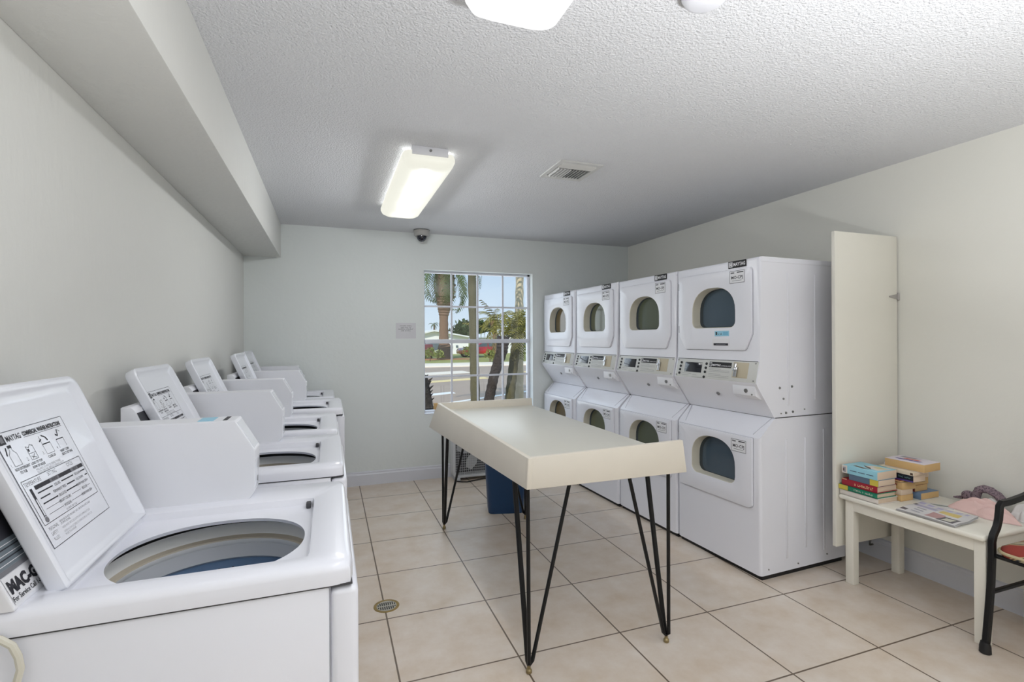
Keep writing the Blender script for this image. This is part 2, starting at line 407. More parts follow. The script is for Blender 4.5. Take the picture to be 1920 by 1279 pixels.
    MB().box((.118*W, v(.72), -.001), (.352*W, v(.18), .0012), .0008, 0, S).build('display', M_display, cp)
    s = MB(); s.rect(.445*W, v(.38), .715*W, v(.10), .0006, 0, S); s.rect(.452*W, v(.345), .478*W, v(.135), .0010, 1, S); s.rect(.457*W, v(.32), .473*W, v(.16), .0014, 0, S)
    s.text('MAYTAG', .0165, .484*W, v(.31), S, 1, 'LEFT', .0005, .001, width=.1*W); s.text('COMMERCIAL DRYER', .010, .592*W, v(.315), S, 1, 'LEFT', 0, .001, width=.115*W)
    for k, q in enumerate((.46, .53, .60, .72, .80, .88)): s.rect(.45*W, v(q+.012), (.70 if k % 3 else .60)*W, v(q), .0004, 2, S)
    for a, b_, q in ((.10, .22, .80), (.10, .19, .9), (.235, .38, .97), (.24, .3, .86)): s.rect(a*W, v(q+.014), b_*W, v(q), .0004, 2, S)
    s.build('panel_print', [M_black, M_sticker, M_greyprint], cp, smooth=0)
    cs = MB(); cs.box((.735*W, v(.83), -.001), (.905*W, v(.06), .0015), .001, 0, S)
    cs.build('coin_plate', M_tan, cp)
    c2 = MB(); c2.box((.75*W, v(.78), .001), (.775*W, v(.12), .006), .001, 0, S).box((.785*W, v(.8), .001), (.797*W, v(.3), .012), .001, 0, S).box((.752*W, v(.5), .006), (.79*W, v(.38), .016), .002, 0, S)
    c2.build('coin_slide', M_chrome, cp)
    # coin box under the panel, with its lock; round lock in the sloping apron
    bx = MB().prism([(-.020, 1.130), (-.014, 1.062), (.022, 1.040), (.06, 1.04), (.06, 1.11)], 'y', .02, .185, .003).build('coin_box', M_white2, t)
    MB().cyl((-.012, .085, 1.09), (-.0215, .085, 1.089), .012, n=18).build('lock', M_steel, bx)
    MB().cyl((-.008, .045, 1.07), (-.0165, .045, 1.069), .005, n=12).build('screw', M_steel, bx)
    n_ = Vector((-.18, 0, -.128)).normalized(); p = Vector((.030, .345, 1.047))
    MB().cyl(p, p+n_*.006, .012, n=16).build('apron_lock', M_steel, t)
    return t
DL = ['stacked white dryer nearest the camera, its full side panel in view', 'second stacked white dryer from the front of the row',
      'third stacked white dryer from the front of the row', 'farthest stacked white dryer, standing in the corner by the window']
spots = [((2.318, 2.229, 0), R(2.5)), ((2.283, 2.9265, 0), R(2.5)), ((2.240, 3.624, 0), R(2.0)), ((2.206, 4.320, 0), R(1.7))]
d0 = make_dryer(); d0['group'] = 'stacked dryers along the right wall'; d0['label'] = DL[0]
for i, (p, a) in enumerate(spots):
    if i == 0: d0.location = p; d0.rotation_euler = (0, 0, a)
    else: dup(d0, p, a, DL[i])
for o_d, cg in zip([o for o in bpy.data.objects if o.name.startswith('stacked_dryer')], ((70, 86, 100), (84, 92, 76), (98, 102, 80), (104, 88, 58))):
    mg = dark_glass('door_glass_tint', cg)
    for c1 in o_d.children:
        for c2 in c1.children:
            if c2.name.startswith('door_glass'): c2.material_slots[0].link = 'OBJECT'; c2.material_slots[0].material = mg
ud = [c for c in d0.children if c.name.startswith('upper_door')][0]
s = MB(); A = FR() @ Matrix.Translation((0, 0, .0135))
s.box((.362, 1.41, 0), (.478, 1.443, .0006), m=0, M=A); s.rect(.37, 1.418, .382, 1.436, .0009, 1, A); s.blurred((1, 2), .388, 1.420, .036, .013, A, 1, .001); s.rect(.43, 1.417, .47, 1.437, .0009, 2, A)
s.build('blue_sticker', [M_blue_st, M_print, mat('pale_blue_ink', (120, 186, 216), .5)], ud, smooth=0)
s = MB(); s.box((.352, 1.352, 0), (.470, 1.366, .0006), m=0, M=A); s.box((.340, 1.35, -.0002), (.482, 1.395, .0002), m=1, M=A); s.rect(.372, 1.3575, .45, 1.3605, .0009, 2, A)
s.build('black_strip_label', [M_print, M_sticker, M_greyprint], ud, smooth=0)

# ------------------------------------------------------------------ washers (local: x = 0 front, -x towards the wall; y from the near side)
WW = .657
def ell(cx, cy, rx, ry, z, n, pw=2.0):
    out = []
    for k in range(n):
        t = -PI/2+2*PI*k/n; c, s_ = math.cos(t), math.sin(t)
        out.append((cx+rx*math.copysign(abs(c)**(2/pw), c), cy+ry*math.copysign(abs(s_)**(2/pw), s_), z))
    return out
def rloop(x0, y0, x1, y1, r, z, k=11):
    """rounded rectangle loop resampled so that point i lies in the direction of angle -90deg + 360 i/n"""
    n = 96; cx, cy = (x0+x1)/2, (y0+y1)/2; pts = rrect(x0, y0, x1, y1, r, 8); out = []
    for i in range(n):
        t = -PI/2+2*PI*i/n; d = Vector((math.cos(t)*(x1-x0), math.sin(t)*(y1-y0)))
        best = None
        for a in range(len(pts)):
            p = Vector(pts[a])-Vector((cx, cy)); q = Vector(pts[(a+1) % len(pts)])-Vector((cx, cy)); e = q-p
            den = d.x*e.y-d.y*e.x
            if abs(den) < 1e-12: continue
            s_ = (p.x*e.y-p.y*e.x)/den; u = (p.x*d.y-p.y*d.x)/den
            if s_ > 0 and -1e-6 <= u <= 1+1e-6: best = (cx+d.x*s_, cy+d.y*s_, z); break
        out.append(best)
    return out
def make_washer():
    t = thing('washing_machine', '', 'washer')
    XB = -.69
    cb = MB().box((XB, .004, .03), (-.047, WW-.004, .893), .006).build('cabinet', M_white, t)
    cut(cb, MB().cyl((-.305, .300, .50), (-.305, .300, 1.0), .245, n=64))
    MB().box((-.045, .002, .03), (.010, WW-.002, .888), .014, seg=3).build('front_panel', M_white, t)
    MB().box((XB+.03, .03, 0), (-.04, WW-.03, .032)).build('plinth', M_black, t, smooth=0)
    sm = MB().box((XB, .0025, .8925), (-.002, WW-.0025, .8965)).build('seam', M_seam, t, smooth=0)
    cut(sm, MB().cyl((-.305, .300, .50), (-.305, .300, 1.0), .245, n=64))
    # deck with the recessed well and the tub opening
    d = MB(); zt = .94; N = 96
    oc = ell(-.305, .264, .200, .186, .912, N, 2.15)
    o2 = [(p[0], p[1], .903) for p in ell(-.305, .264, .203, .189, 0, N, 2.15)]
    loops = [rloop(XB, 0, .0, WW, .02, .896), rloop(XB, 0, .0, WW, .02, .922), rloop(XB+.004, .004, -.004, WW-.004, .02, .933), rloop(XB+.014, .014, -.014, WW-.014, .018, zt),
             rloop(-.525, .058, -.082, .505, .012, zt), rloop(-.520, .064, -.088, .499, .012, .936), rloop(-.517, .068, -.092, .495, .012, .918), rloop(-.512, .074, -.098, .489, .012, .914),
             ell(-.305, .264, .206, .192, .913, N, 2.15), oc, o2]
    d.loft(loops, (False, False)); dk = d.build('top_deck', M_white, t, 40)
    for x, y in ((-.100, .478),): MB().box((x-.010, y-.012, .914), (x+.003, y+.012, .930), .003).build('lid_switch', M_seam, dk)
    # tub seen through the opening
    tb = MB(); cx, cy = -.305, .300
    prof = [(.240, .893), (.238, .886), (.236, .878), (.231, .876), (.229, .848), (.227, .844), (.214, .839), (.212, .836), (.213, .827), (.216, .822), (.213, .792), (.212, .786), (.222, .778), (.220, .60), (.215, .55), (.06, .54), (.05, .60), (.03, .61)]
    ms = [1, 1, 1, 0, 0, 2, 2, 0, 0, 3, 3, 3, 4, 4, 4, 4, 4]
    tb.lathe(prof, (cx, cy, 0), 64, ms=ms, caps=(False, True))
    tub = tb.build('tub', [M_tubw, M_black, M_tub_beige, M_tub_grey, M_tub_blue], t)
    hl = MB()
    for k in range(40):
        a = 2*PI*k/40
        for j, z in enumerate((.755, .72, .68)):
            aa = a+(PI/40 if j % 2 else 0); p = Vector((cx+.2195*math.cos(aa), cy+.2195*math.sin(aa), z)); q = p-Vector((math.cos(aa), math.sin(aa), 0))*.001
            hl.cyl(p, q, .004, n=6)
    hl.build('drain_holes', M_black, tub)
    # opened lid: shallow pan leaning back
    ang = Vector((-.155, 0, .37)).normalized()
    L, W0, W1 = .405, .068, .500
    A = frame((-.503, W0, .940), (0, 1, 0), ang); lw = W1-W0
    def lp(e, r, z): return [(p[0], p[1], z) for p in rrect(e, e*.6, lw-e, L-e, r, 6, (.006, r, r, .006))]
    lid = MB().loft([lp(.004, .03, -.032), lp(0, .034, -.027), lp(0, .034, -.003), lp(.004, .03, .0), lp(.012, .026, .0), lp(.017, .022, -.004), lp(.030, .016, -.0125), lp(.040, .012, -.013)], (True, True), M=A).build('lid', M_lid, t, 50)
    B = A @ Matrix.Translation((-.018, .006, -.0126))
    MB().box((.075, .34, 0), (.088, .385, .006), .003, 0, B) if False else None
    s = MB(); x0, x1, y0, y1 = .062, .316, .066, .308
    s.rect(x0, y0, x1, y1, .0004, 0, B)
    def line(a, b_, c, e, w_=.0012, m=1, z=.0008):
        v = Vector((c-a, e-b_)); n = Vector((-v.y, v.x)).normalized()*w_/2
        s.add([(a-n.x, b_-n.y, z), (c-n.x, e-n.y, z), (c+n.x, e+n.y, z), (a+n.x, b_+n.y, z)], [(0, 1, 2, 3)], m, B)
    for a in ((x0, y0, x1, y0), (x1, y0, x1, y1), (x1, y1, x0, y1), (x0, y1, x0, y0)): line(*a)
    bx0, bx1, by0, by1 = .070, .304, .113, .207
    for a in ((bx0, by0, bx1, by0), (bx1, by0, bx1, by1), (bx1, by1, bx0, by1), (bx0, by1, bx0, by0)): line(*a)
    # logo and heading
    s.rect(.070, .284, .090, .304, .0007, 1, B); s.rect(.0745, .288, .0855, .300, .0010, 2, B)
    s.text('MAYTAG', .016, .094, .288, B, 1, 'LEFT', .0003, .0008, width=.048)
    s.text('COMMERCIAL WASHER INSTRUCTIONS', .0125, .150, .290, B, 1, 'LEFT', .0006, .0008, width=.150); line(.150, .287, .300, .287, .001)
    # four little drawings: bottle, filled tub, closing lid, pressed dial
    s.text('1.', .010, .068, .238, B, 1); s.text('2.', .010, .124, .240, B, 1); s.text('3.', .010, .182, .240, B, 1); s.text('4.', .010, .240, .240, B, 1)
    for a in ((.080, .238, .104, .238), (.104, .238, .104, .262), (.104, .262, .096, .270), (.096, .270, .096, .276), (.096, .276, .088, .276), (.088, .276, .088, .270), (.088, .270, .080, .262), (.080, .262, .080, .238)): line(*a, .0008)
    line(.080, .278, .074, .262, .003); s.rect(.086, .275, .098, .281, .0008, 1, B)
    for a in ((.138, .238, .162, .238), (.162, .238, .162, .268), (.138, .268, .138, .238), (.138, .268, .146, .264), (.146, .264, .154, .270), (.154, .270, .162, .266), (.138, .252, .162, .252), (.142, .246, .158, .240), (.144, .240, .156, .250)): line(*a, .0009)
    s.rect(.140, .256, .145, .262, .0008, 1, B)
    for a in ((.196, .238, .196, .260), (.196, .260, .226, .260), (.226, .260, .226, .238), (.226, .238, .196, .238), (.196, .260, .196, .280)): line(*a, .0009)
    line(.196, .2605, .226, .2605, .0025); line(.206, .280, .218, .274, .003); line(.218, .274, .222, .266, .004); line(.190, .268, .200, .272, .003)
    for a in ((.252, .240, .252, .260), (.252, .260, .282, .260), (.282, .260, .282, .240)): line(*a, .0009)
    line(.252, .2605, .282, .2605, .002); line(.258, .272, .266, .268, .004); line(.266, .268, .272, .282, .003); line(.272, .282, .282, .276, .001)
    for tx, x, y in (('ADD DETERGENT', .074, .229), ('TO TUB', .084, .221), ('LOAD TO TOP', .128, .229), ('ROW OF HOLES', .128, .221), ('CLOSE LID', .194, .229), ('INSERT COIN', .246, .231), ('SELECT SETTING', .246, .223)): s.text(tx, .0078, x, y, B, 1, 'LEFT', .0001, .0008, sx=.8)
    s.text('IMBALANCE: LID MUST BE OPENED TO RESET', .0066, .134, .2145, B, 1, sx=.72); s.text('EXCESS LOAD WILL REDUCE CLEANING RESULTS', .0066, .134, .2085, B, 1, sx=.72)
    # temperature chart
    s.text('TEMPERATURE', .0125, .074, .194, B, 1, sx=.72); s.text('SETTING', .0125, .160, .196, B, 1, sx=.72); s.text('CYCLE', .0125, .240, .196, B, 1, sx=.72)
    rows = (('WHITES', 'HEAVY', .0085), ('COLORS', 'REGULAR', .0026), ('PERMANENT PRESS', 'FULL DOWN', .0026), ('DELICATES', 'WARM WASH SEW', .0026), ('BRIGHT COLORS', 'REGULAR', .0008), ('WOOLENS', 'WARM WASH SEW', .0008))
    for k, (a, b_, w_) in enumerate(rows):
        y = .186-k*.0118; line(.100, y, .300 if k < 3 else .29, y, w_)
        s.rect(.156-.02*(k in (2,)), y-.0045, .192+.012*(k in (2, 4)), y+.0045, .0009, 2 if k == 0 else 0, B); s.text(a, .0085, .174, y-.003, B, 1, 'CENTER', 0, .0012, sx=.72)
        s.rect(.244-.004*(len(b_) > 8), y-.0045, .276+.012*(len(b_) > 8), y+.0045, .0009, 2 if k == 0 else 0, B); s.text(b_, .0085, .262, y-.003, B, 1, 'CENTER', 0, .0012, sx=.66)
    s.text('ALL RINSES ARE COLD', .0062, .160, .1155, B, 1, sx=.72)
    line(.086, .188, .086, .128, .0075); line(.086, .165, .086, .130, .004, 0, .0011); line(.0825, .15, .0825, .122, .0008); line(.0895, .15, .0895, .122, .0008)
    s.add([(.086+.006*math.cos(PI*k/6), .121+.006*math.sin(PI*k/6), .0009) for k in range(12)], [list(range(12))], 2, B)
    for tx, y in (('PERSONAL', .099), ('SAFETY', .088), ('RULES', .077)): s.text(tx, .0098, .076, y, B, 1, sx=.74)
    for x, y, tx in ((.118, .102, 'NEVER REACH INTO MACHINE UNTIL THE MOVING PARTS HAVE'), (.118, .0965, 'STOPPED MOVING'), (.116, .0885, 'NEVER WASH ARTICLES CONTAINING FLAMMABLE FLUIDS'), (.116, .0795, 'NEVER ALLOW CHILDREN TO OPERATE OR PLAY WITH OR'), (.116, .0735, 'INSIDE THIS WASHER')): s.text(tx, .0066, x, y, B, 1, sx=.70)
    s.build('instruction_sheet', [M_lid, M_print, M_greyprint], lid, smooth=0)
    MB().cyl((.012, .012, -.03), (lw-.012, .012, -.03), .006, n=8, M=A).build('hinge', M_seam, lid)
    # meter box at the right rear
    mbp = [(-.69, .938), (-.266, .938), (-.252, .958), (-.250, 1.078), (-.302, 1.168), (-.69, 1.168)]
    mc = MB().prism(mbp, 'y', .541, .643, .0015, seg=1).build('coin_meter', M_white2, t, 0)
    fr = frame((-.250, .549, 1.080), (0, 1, 0), (-.052, 0, .090)); MB().box((0, .006, -.004), (.086, .094, .0004), 0, 0, fr).build('meter_face', M_lid, mc, 0)
    MB().box((-.2545, .552, .965), (-.2505, .634, 1.066), .001).build('coin_drawer', M_lid, mc)
    MB().cyl((-.2545, .594, .985), (-.2495, .594, .985), .008, n=16).build('lock', M_steel, mc)
    # rear console
    cp = [(-.69, .938), (-.552, .938), (-.552, .946), (-.652, 1.172), (-.662, 1.182), (-.69, 1.182)]
    cn = MB().prism(cp, 'y', .002, .538, .003).build('console', M_white2, t)
    A = frame((-.552, .002, .946), (0, 1, 0), (-.100, 0, .226)); S = A @ Matrix.Translation((0, 0, .0012))
    s = MB(); s.rect(.004, .002, .53, .052, .0, 0, S); s.rect(.004, .0535, .53, .062, .0002, 3, S); s.rect(.004, .062, .53, .108, .0, 2, S); s.rect(.004, .108, .53, .235, .0, 1, S)
    for k, q in enumerate((.068, .076, .083, .092, .099)): s.rect(.01, q, .52, q+.0012+.001*(k % 2), .0005, 1 if k % 2 else 0, S)
    s.text('MAC-GRAY', .030, .008, .021, S, 1, 'LEFT', .0018, .0006, width=.135); s.text('For Service Call 1-800-MAC-GRAY', .0135, .004, .006, S, 1, 'LEFT', .0002, .0006, width=.155)
    s.build('service_label', [M_sticker, M_print, mat('grey_band', (112, 122, 130), .4), M_greyprint], cn, smooth=0)
    return t
WL = ['white top-load washer nearest the camera, with open lid and tub in view', 'second white top-load washer from the front, blue tag on its meter box',
      'third white top-load washer from the front of the row', 'fourth white top-load washer from the front of the row', 'last white top-load washer, standing in the far left corner']
w0 = make_washer(); w0['group'] = 'washers along the left wall'
ws = [(.045, 1.096), (.050, 1.972), (.040, 2.738), (.085, 3.583), (.037, 4.312)]
WS = []
for i, (x, y) in enumerate(ws):
    if i == 0: w0.location = (x, y, 0); w0['label'] = WL[0]; WS.append(w0)
    else: WS.append(dup(w0, (x, y, 0), 0, WL[i]))
for k, th_ in ((1, -.05), (2, -.03)):
    ld = [c for c in WS[k].children if c.name.startswith('lid')][0]; hp = Vector((-.503, 0, .94))
    ld.matrix_basis = Matrix.Translation(hp) @ Matrix.Rotation(th_, 4, 'Y') @ Matrix.Translation(-hp)
mtr = [c for c in WS[0].children if c.name.startswith('coin_meter')][0]
MB().box((-.40, .560, 1.1675), (-.36, .632, 1.1690)).build('blue_tag', M_blue_st, mtr, smooth=0)
MB().box((-.336, .560, 1.1675), (-.325, .632, 1.1690)).build('dark_tag', M_seam, mtr, smooth=0)
WS[0]['label'] = 'white top-load washer nearest the camera, with its lid open and tub showing'
WS[1]['label'] = 'second white top-load washer from the front of the row'
# power cord that hangs down the near side of the first washer
c = MB().tube([(-.69, 1.084, .80), (-.65, 1.084, .86), (-.59, 1.084, .898), (-.545, 1.084, .908), (-.520, 1.084, .902), (-.504, 1.084, .888), (-.496, 1.084, .868), (-.493, 1.084, .847), (-.498, 1.084, .825), (-.52, 1.084, .74), (-.56, 1.084, .45), (-.60, 1.084, .12), (-.62, 1.082, .012)], .006, 8).build('power_cord', M_offw)
tag(c, 'pale power cord hanging down the near side of the front washer', 'cord')
# ------------------------------------------------------------------ folding table
tb = thing('folding_table', 'cream laundry folding table with raised end boards on black hairpin legs', 'table', (1.11, 2.75, 0))
T0 = Vector((1.11, 2.75, 0)); L_ = lambda *p: Vector(p)-T0
MB().prism([tuple(L_(x, y, 0)[:2]) for x, y in ((.745, 1.865), (1.475, 1.865), (1.50, 3.70), (.755, 3.70))], 'z', .820, .876, .002).build('tabletop', M_table, tb)
def slab(name, q, th, m_):
    """board given by its outer face corners (4 points) and an inward thickness vector"""
    o = [L_(*p) for p in q]; i = [p+Vector(th) for p in o]
    bm = bmesh.new(); vs = [bm.verts.new(p) for p in o+i]
    for f in ((0, 1, 2, 3), (7, 6, 5, 4), (0, 4, 5, 1), (1, 5, 6, 2), (2, 6, 7, 3), (3, 7, 4, 0)): bm.faces.new([vs[k] for k in f])
    bmesh.ops.recalc_face_normals(bm, faces=bm.faces[:]); bmesh.ops.bevel(bm, geom=bm.edges[:], offset=.004, segments=2, affect='EDGES', profile=.5)
    b_ = MB(); b_.add_bm(bm); return b_.build(name, m_, tb)
slab('end_board', ((.728, 1.848, .803), (1.497, 1.848, .801), (1.483, 1.856, .944), (.735, 1.852, .928)), (0, .022, 0), M_tabedge)
slab('end_board', ((.725, 3.712, .752), (1.515, 3.712, .79), (1.503, 3.716, .930), (.757, 3.716, .926)), (0, -.022, 0), M_tabedge)
slab('side_board', ((.728, 1.848, .803), (.688, 3.712, .750), (.752, 3.712, .926), (.735, 1.848, .928)), (.022, 0, 0), M_tabedge)
slab('side_rail', ((1.478, 1.87, .815), (1.503, 3.69, .80), (1.503, 3.69, .874), (1.478, 1.87, .874)), (-.02, 0, 0), M_tabedge)
MB().box(L_(.722, 3.690, .880), L_(.752, 3.714, .927), .003).build('bare_wood_corner', mat('bare_wood', (196, 164, 116), .7), tb)
def hairpin(fx, fy, sx):
    lg = MB(); zt = .825; sy = 1 if fy < 2.7 else -1
    a = Vector((fx-.006*sx, fy-.012*sy, zt)); b_ = Vector((fx-.004*sx, fy+.165*sy, zt)); c_ = Vector((fx+sx*.205, fy, zt))
    d_ = .018; z0 = .034
    pth = [L_(*a), L_(fx-.004*sx, fy-.012*sy, z0+.012), L_(fx, fy, z0), L_(fx, fy+.012*sy, z0+.012), L_(*b_)]
    lg.tube(pth, [.0085, .0085, .009, .0115, .0115], 10)
    lg.tube([L_(*c_), L_(fx+sx*.016, fy, z0+.016), L_(fx, fy, z0)], .0085, 10)
    o = lg.build('hairpin_leg', M_iron, tb)
    MB().lathe([(.009, 0), (.013, .004), (.013, .014), (.008, .020), (.007, .034)], L_(fx, fy, 0), 14).build('foot', M_brass, o)
for fx, fy, sx in ((.779, 1.962, 1), (1.452, 1.942, -1), (.791, 3.672, 1), (1.428, 3.655, -1)): hairpin(fx, fy, sx)

# ------------------------------------------------------------------ waste bin, box fan, drain
bn = thing('wastebasket', 'navy blue plastic wastebasket under the far end of the folding table', 'bin', (1.355, 3.925, 0))
o_ = lambda k, z: [(p[0], p[1], z) for p in rrect(-.15*k, -.125*k, .15*k, .125*k, .045*k, 6)]
MB().loft([o_(.93, .0), o_(.95, .006), o_(1.12, .48), o_(1.16, .485), o_(1.16, .505), o_(1.10, .505), o_(1.09, .48), o_(.92, .012)], (True, True)).build('body', M_bin, bn)
bn.rotation_euler.z = R(-14)

fn = thing('box_fan', 'white square box fan on the floor below the window', 'fan', (1.40, 4.90, 0))
fo = rrect(-.265, .03, .265, .56, .05, 6); fi = rrect(-.24, .055, .24, .535, .04, 6)
FA = frame((0, -.06, 0), (1, 0, 0), (0, 0, 1))           # z' points to the camera (-y)
MB().holed(fo, fi, .12, M=FA @ Matrix.Translation((0, 0, -.12)), bev=.006).build('housing', M_fanw, fn)
MB().rect(-.24, .055, .24, .535, -.118, 0, FA).build('back_panel', M_fandark, fn, smooth=0)
bl = MB()
for k in range(5):
    a0 = 2*PI*k/5+.5; pts = []
    for i in range(9):
        r = .05+.165*i/8; hw = .10+.35*math.sin(PI*min(1, .25+.75*i/8))*.9
        pts.append((r, hw if i < 8 else .15))
    ring = [(r*math.cos(a0+h), .295+r*math.sin(a0+h), -.07+.03*(h)) for r, h in pts]+[(r*math.cos(a0-h), .295+r*math.sin(a0-h), -.07-.03*h) for r, h in reversed(pts)]
    bl.add(ring, [list(range(len(ring)))], 0, FA); bl.add([(p[0], p[1], p[2]-.004) for p in ring], [list(range(len(ring)))[::-1]], 0, FA)
bl.cyl((0, .295, -.09), (0, .295, -.045), .06, n=24, M=FA)
bl.build('blades', M_fanb, fn)
gr = MB()
for k in range(23):
    x = -.235+.47*k/22; gr.box((x-.0012, .055, -.012), (x+.0012, .535, -.008), M=FA)
for k in range(21):
    y = .06+.47*k/20; gr.box((-.24, y-.0012, -.010), (.24, y+.0012, -.006), M=FA)
gr.build('grille', M_fanw, fn, smooth=0)
for x in (-.22, .22): MB().box((x-.025, -.075, 0), (x+.025, .09, .032), .006).build('foot', M_fanw, fn)
cd = MB().tube([(1.16, 4.815, .012), (1.20, 4.80, .007), (1.26, 4.775, .007), (1.34, 4.80, .007), (1.45, 4.83, .007), (1.60, 4.80, .007), (1.75, 4.86, .007), (1.85, 4.98, .007)], .006, 8).build('fan_cord', M_black)
tag(cd, 'black power cord lying on the floor in front of the box fan', 'cord')

dr = thing('floor_drain', 'round brass floor drain set in the tiles beside the washers', 'drain', (.276, 2.715, 0))
MB().lathe([(.066, 0), (.066, .0015), (.062, .0025), (.056, .0015), (.050, .001)], n=36, caps=(False, True)).build('ring', mat('tarnished_brass', (150, 126, 72), .4, .5, var=.3, scale=30), dr)
dg = MB(); dg.lathe([(.051, .0011), (.051, .0016), (.0, .0018)], n=32, caps=(False, False)); dg.build('grate', mat('worn_steel', (176, 172, 160), .4, .3), dr)
sl = MB()
for i in range(-4, 5):
    for y0, y1 in ((-.038, -.008), (.004, .034)):
        x = i*.0105; lim = math.sqrt(max(0, .046**2-x*x)); a, b_ = max(y0, -lim), min(y1, lim)
        if b_-a > .008: sl.box((x-.0028, a, .0015), (x+.0028, b_, .0022))
sl.build('slots', M_black, dr, smooth=0)

# ------------------------------------------------------------------ bench, books, paper, clothes
bz = .503
be = thing('wooden_bench', 'cream painted low wooden bench against the right wall', 'bench', (2.98, 1.735, 0))
Bo = Vector((2.98, 1.735, 0))
def bbox(n_, lo, hi, bev, mt=M_bench, par=be): return MB().box(Vector(lo)-Bo, Vector(hi)-Bo, bev, seg=3).build(n_, mt, par)
bbox('seat_board', (2.742, 1.402, bz-.026), (3.236, 2.083, bz), .010)
bbox('apron', (2.772, 1.44, .418), (2.792, 2.03, bz-.026), .002); bbox('apron', (3.178, 1.44, .418), (3.198, 2.03, bz-.026), .002)
bbox('end_apron', (2.79, 1.414, .418), (3.18, 1.434, bz-.026), .002); bbox('end_apron', (2.79, 2.034, .418), (3.18, 2.054, bz-.026), .002)
for x, y in ((2.770, 2.017), (3.152, 2.017), (2.770, 1.406), (3.152, 1.406)): bbox('leg', (x, y, 0), (x+.046, y+.046, bz-.026), .003)

def book(label, x, y, z, w_, l, th, cover, pages, rz=0, soft=False, spine='x', extra=None):
    """lies flat; local x = width away from the spine, y = length; z up"""
    o = thing('book', label, 'book', (x, y, z), rz, 'used books on the bench')
    ct = .0012 if soft else .003; ov = 0 if soft else .004
    cv = MB(); mats_ = [cover]
    cv.box((0, 0, 0), (w_, l, ct), .0005).box((0, 0, th-ct), (w_, l, th), .0005).box((0, 0, .0003), (ct, l, th-.0003), .0005)
    S = frame((-.0004, l, 0), (0, -1, 0), (0, 0, 1)); Tp = frame((0, 0, th+.0004), (1, 0, 0), (0, 1, 0))
    if extra: mats_ += extra(cv, S, Tp, l, w_, th)
    cv.build('cover', mats_, o)
    MB().box((ct, ov, ct), (w_-ov, l-ov, th-ct), .0006).build('pages', pages, o)
    return o
K = lambda n, c: mat(n, c, .5)
c_white = K('white_book_cover', (224, 216, 208)); c_green = K('green_book_cover', (24, 128, 98)); c_red = K('red_book_cover', (158, 26, 48)); c_slate = K('slate_book_cover', (92, 112, 134))
c_cyan = K('cyan_book_cover', (150, 206, 222)); c_yel = K('yellow_book_patch', (206, 188, 74)); c_gold = K('pale_gold_ink', (238, 196, 150)); c_navy = K('navy_book_cover', (22, 28, 44))
c_tan = K('tan_book_cover', (208, 186, 146)); c_org = K('ochre_book_cover', (198, 150, 90)); c_cream = K('cream_book_cover', (226, 214, 192)); c_lil = K('lilac_book_cover', (222, 214, 222)); c_blue = K('steel_blue_book_cover', (112, 136, 164))
c_purple = K('purple_ink', (84, 66, 150)); c_dkred = K('dark_red_cover', (128, 52, 40)); c_teal = K('teal_patch', (120, 164, 166)); c_pinkish = K('red_orange_ink', (206, 110, 96)); c_brown = K('brown_ink', (96, 74, 62))
z = bz+.0005
def ex_none(cv, S, Tp, l, w_, th): return []
def ex_green(cv, S, Tp, l, w_, th):
    cv.rect(0, 0, .055, th, .0004, 1, S); cv.blurred((6, 1, 6), .088, th*.3, .105, th*.38, S, 2); return [c_yel, c_white]
def ex_red(cv, S, Tp, l, w_, th):
    cv.blurred((1, 9), .072, th*.28, .105, th*.42, S, 1); cv.rect(0, th-.004, .03, th, .0005, 1, S); return [c_gold]
def ex_slate(cv, S, Tp, l, w_, th):
    cv.rect(l*.72, 0, l, th, .0004, 1, S); return [c_yel]
def ex_cyan(cv, S, Tp, l, w_, th):
    cv.rect(0, 0, .03, th, .0004, 1, S); cv.rect(.006, .006, .022, th-.01, .0008, 2, S); cv.rect(.006, th*.3, .014, th*.6, .0010, 3, S)
    for k in range(3): cv.rect(.045+.045*k, th*.42, .082+.045*k, th*.52, .0006, 4, S)
    cv.add([(.04, .02, .0), (.135, .01, .0), (.13, .10, .0), (.08, .12, .0), (.05, .07, 0)], [(0, 1, 2, 3, 4)], 1, Tp)
    cv.add([(.03, .05, .0004), (.06, .10, .0004), (.09, .13, .0004), (.07, .08, .0004)], [(0, 1, 2, 3)], 3, Tp); cv.add([(.07, .04, .0006), (.11, .02, .0006), (.13, .07, .0006), (.10, .09, .0006)], [(0, 1, 2, 3)], 5, Tp)
    cv.add([(.015, .09, .0006), (.03, .06, .0006), (.045, .14, .0006), (.03, .15, .0006)], [(0, 1, 2, 3)], 3, Tp)
    return [c_white, c_greyp, c_brown, c_slate, K('pale_yellow_patch', (214, 206, 160))]
c_greyp = K('grey_patch', (150, 150, 156))
s1 = [('white hardback at the bottom of the left-hand book stack', .158, .216, .030, c_white, M_pages, 2.752, 1.866, 0, False, ex_none),
      ('green hardback with a yellow spine end, second from bottom of the left stack', .150, .216, .026, c_green, M_pages, 2.748, 1.869, 0, False, ex_green),
      ('red hardback with pale lettering in the middle of the left stack', .163, .196, .036, c_red, M_pages, 2.755, 1.873, R(1), False, ex_red),
      ('slate blue paperback between the red book and the cyan book', .135, .160, .033, c_slate, M_pages, 2.757, 1.868, R(1), True, ex_slate),
      ('thick cyan and white paperback on top of the left stack', .160, .192, .044, c_cyan, M_pages, 2.752, 1.870, R(2), True, ex_cyan)]
for lb, w_, l, th, cv, pg, x, y, rz, soft, ex in s1:
    book(lb, x, y, z, w_, l, th, cv, pg, rz, soft, extra=ex); z += th+.0005
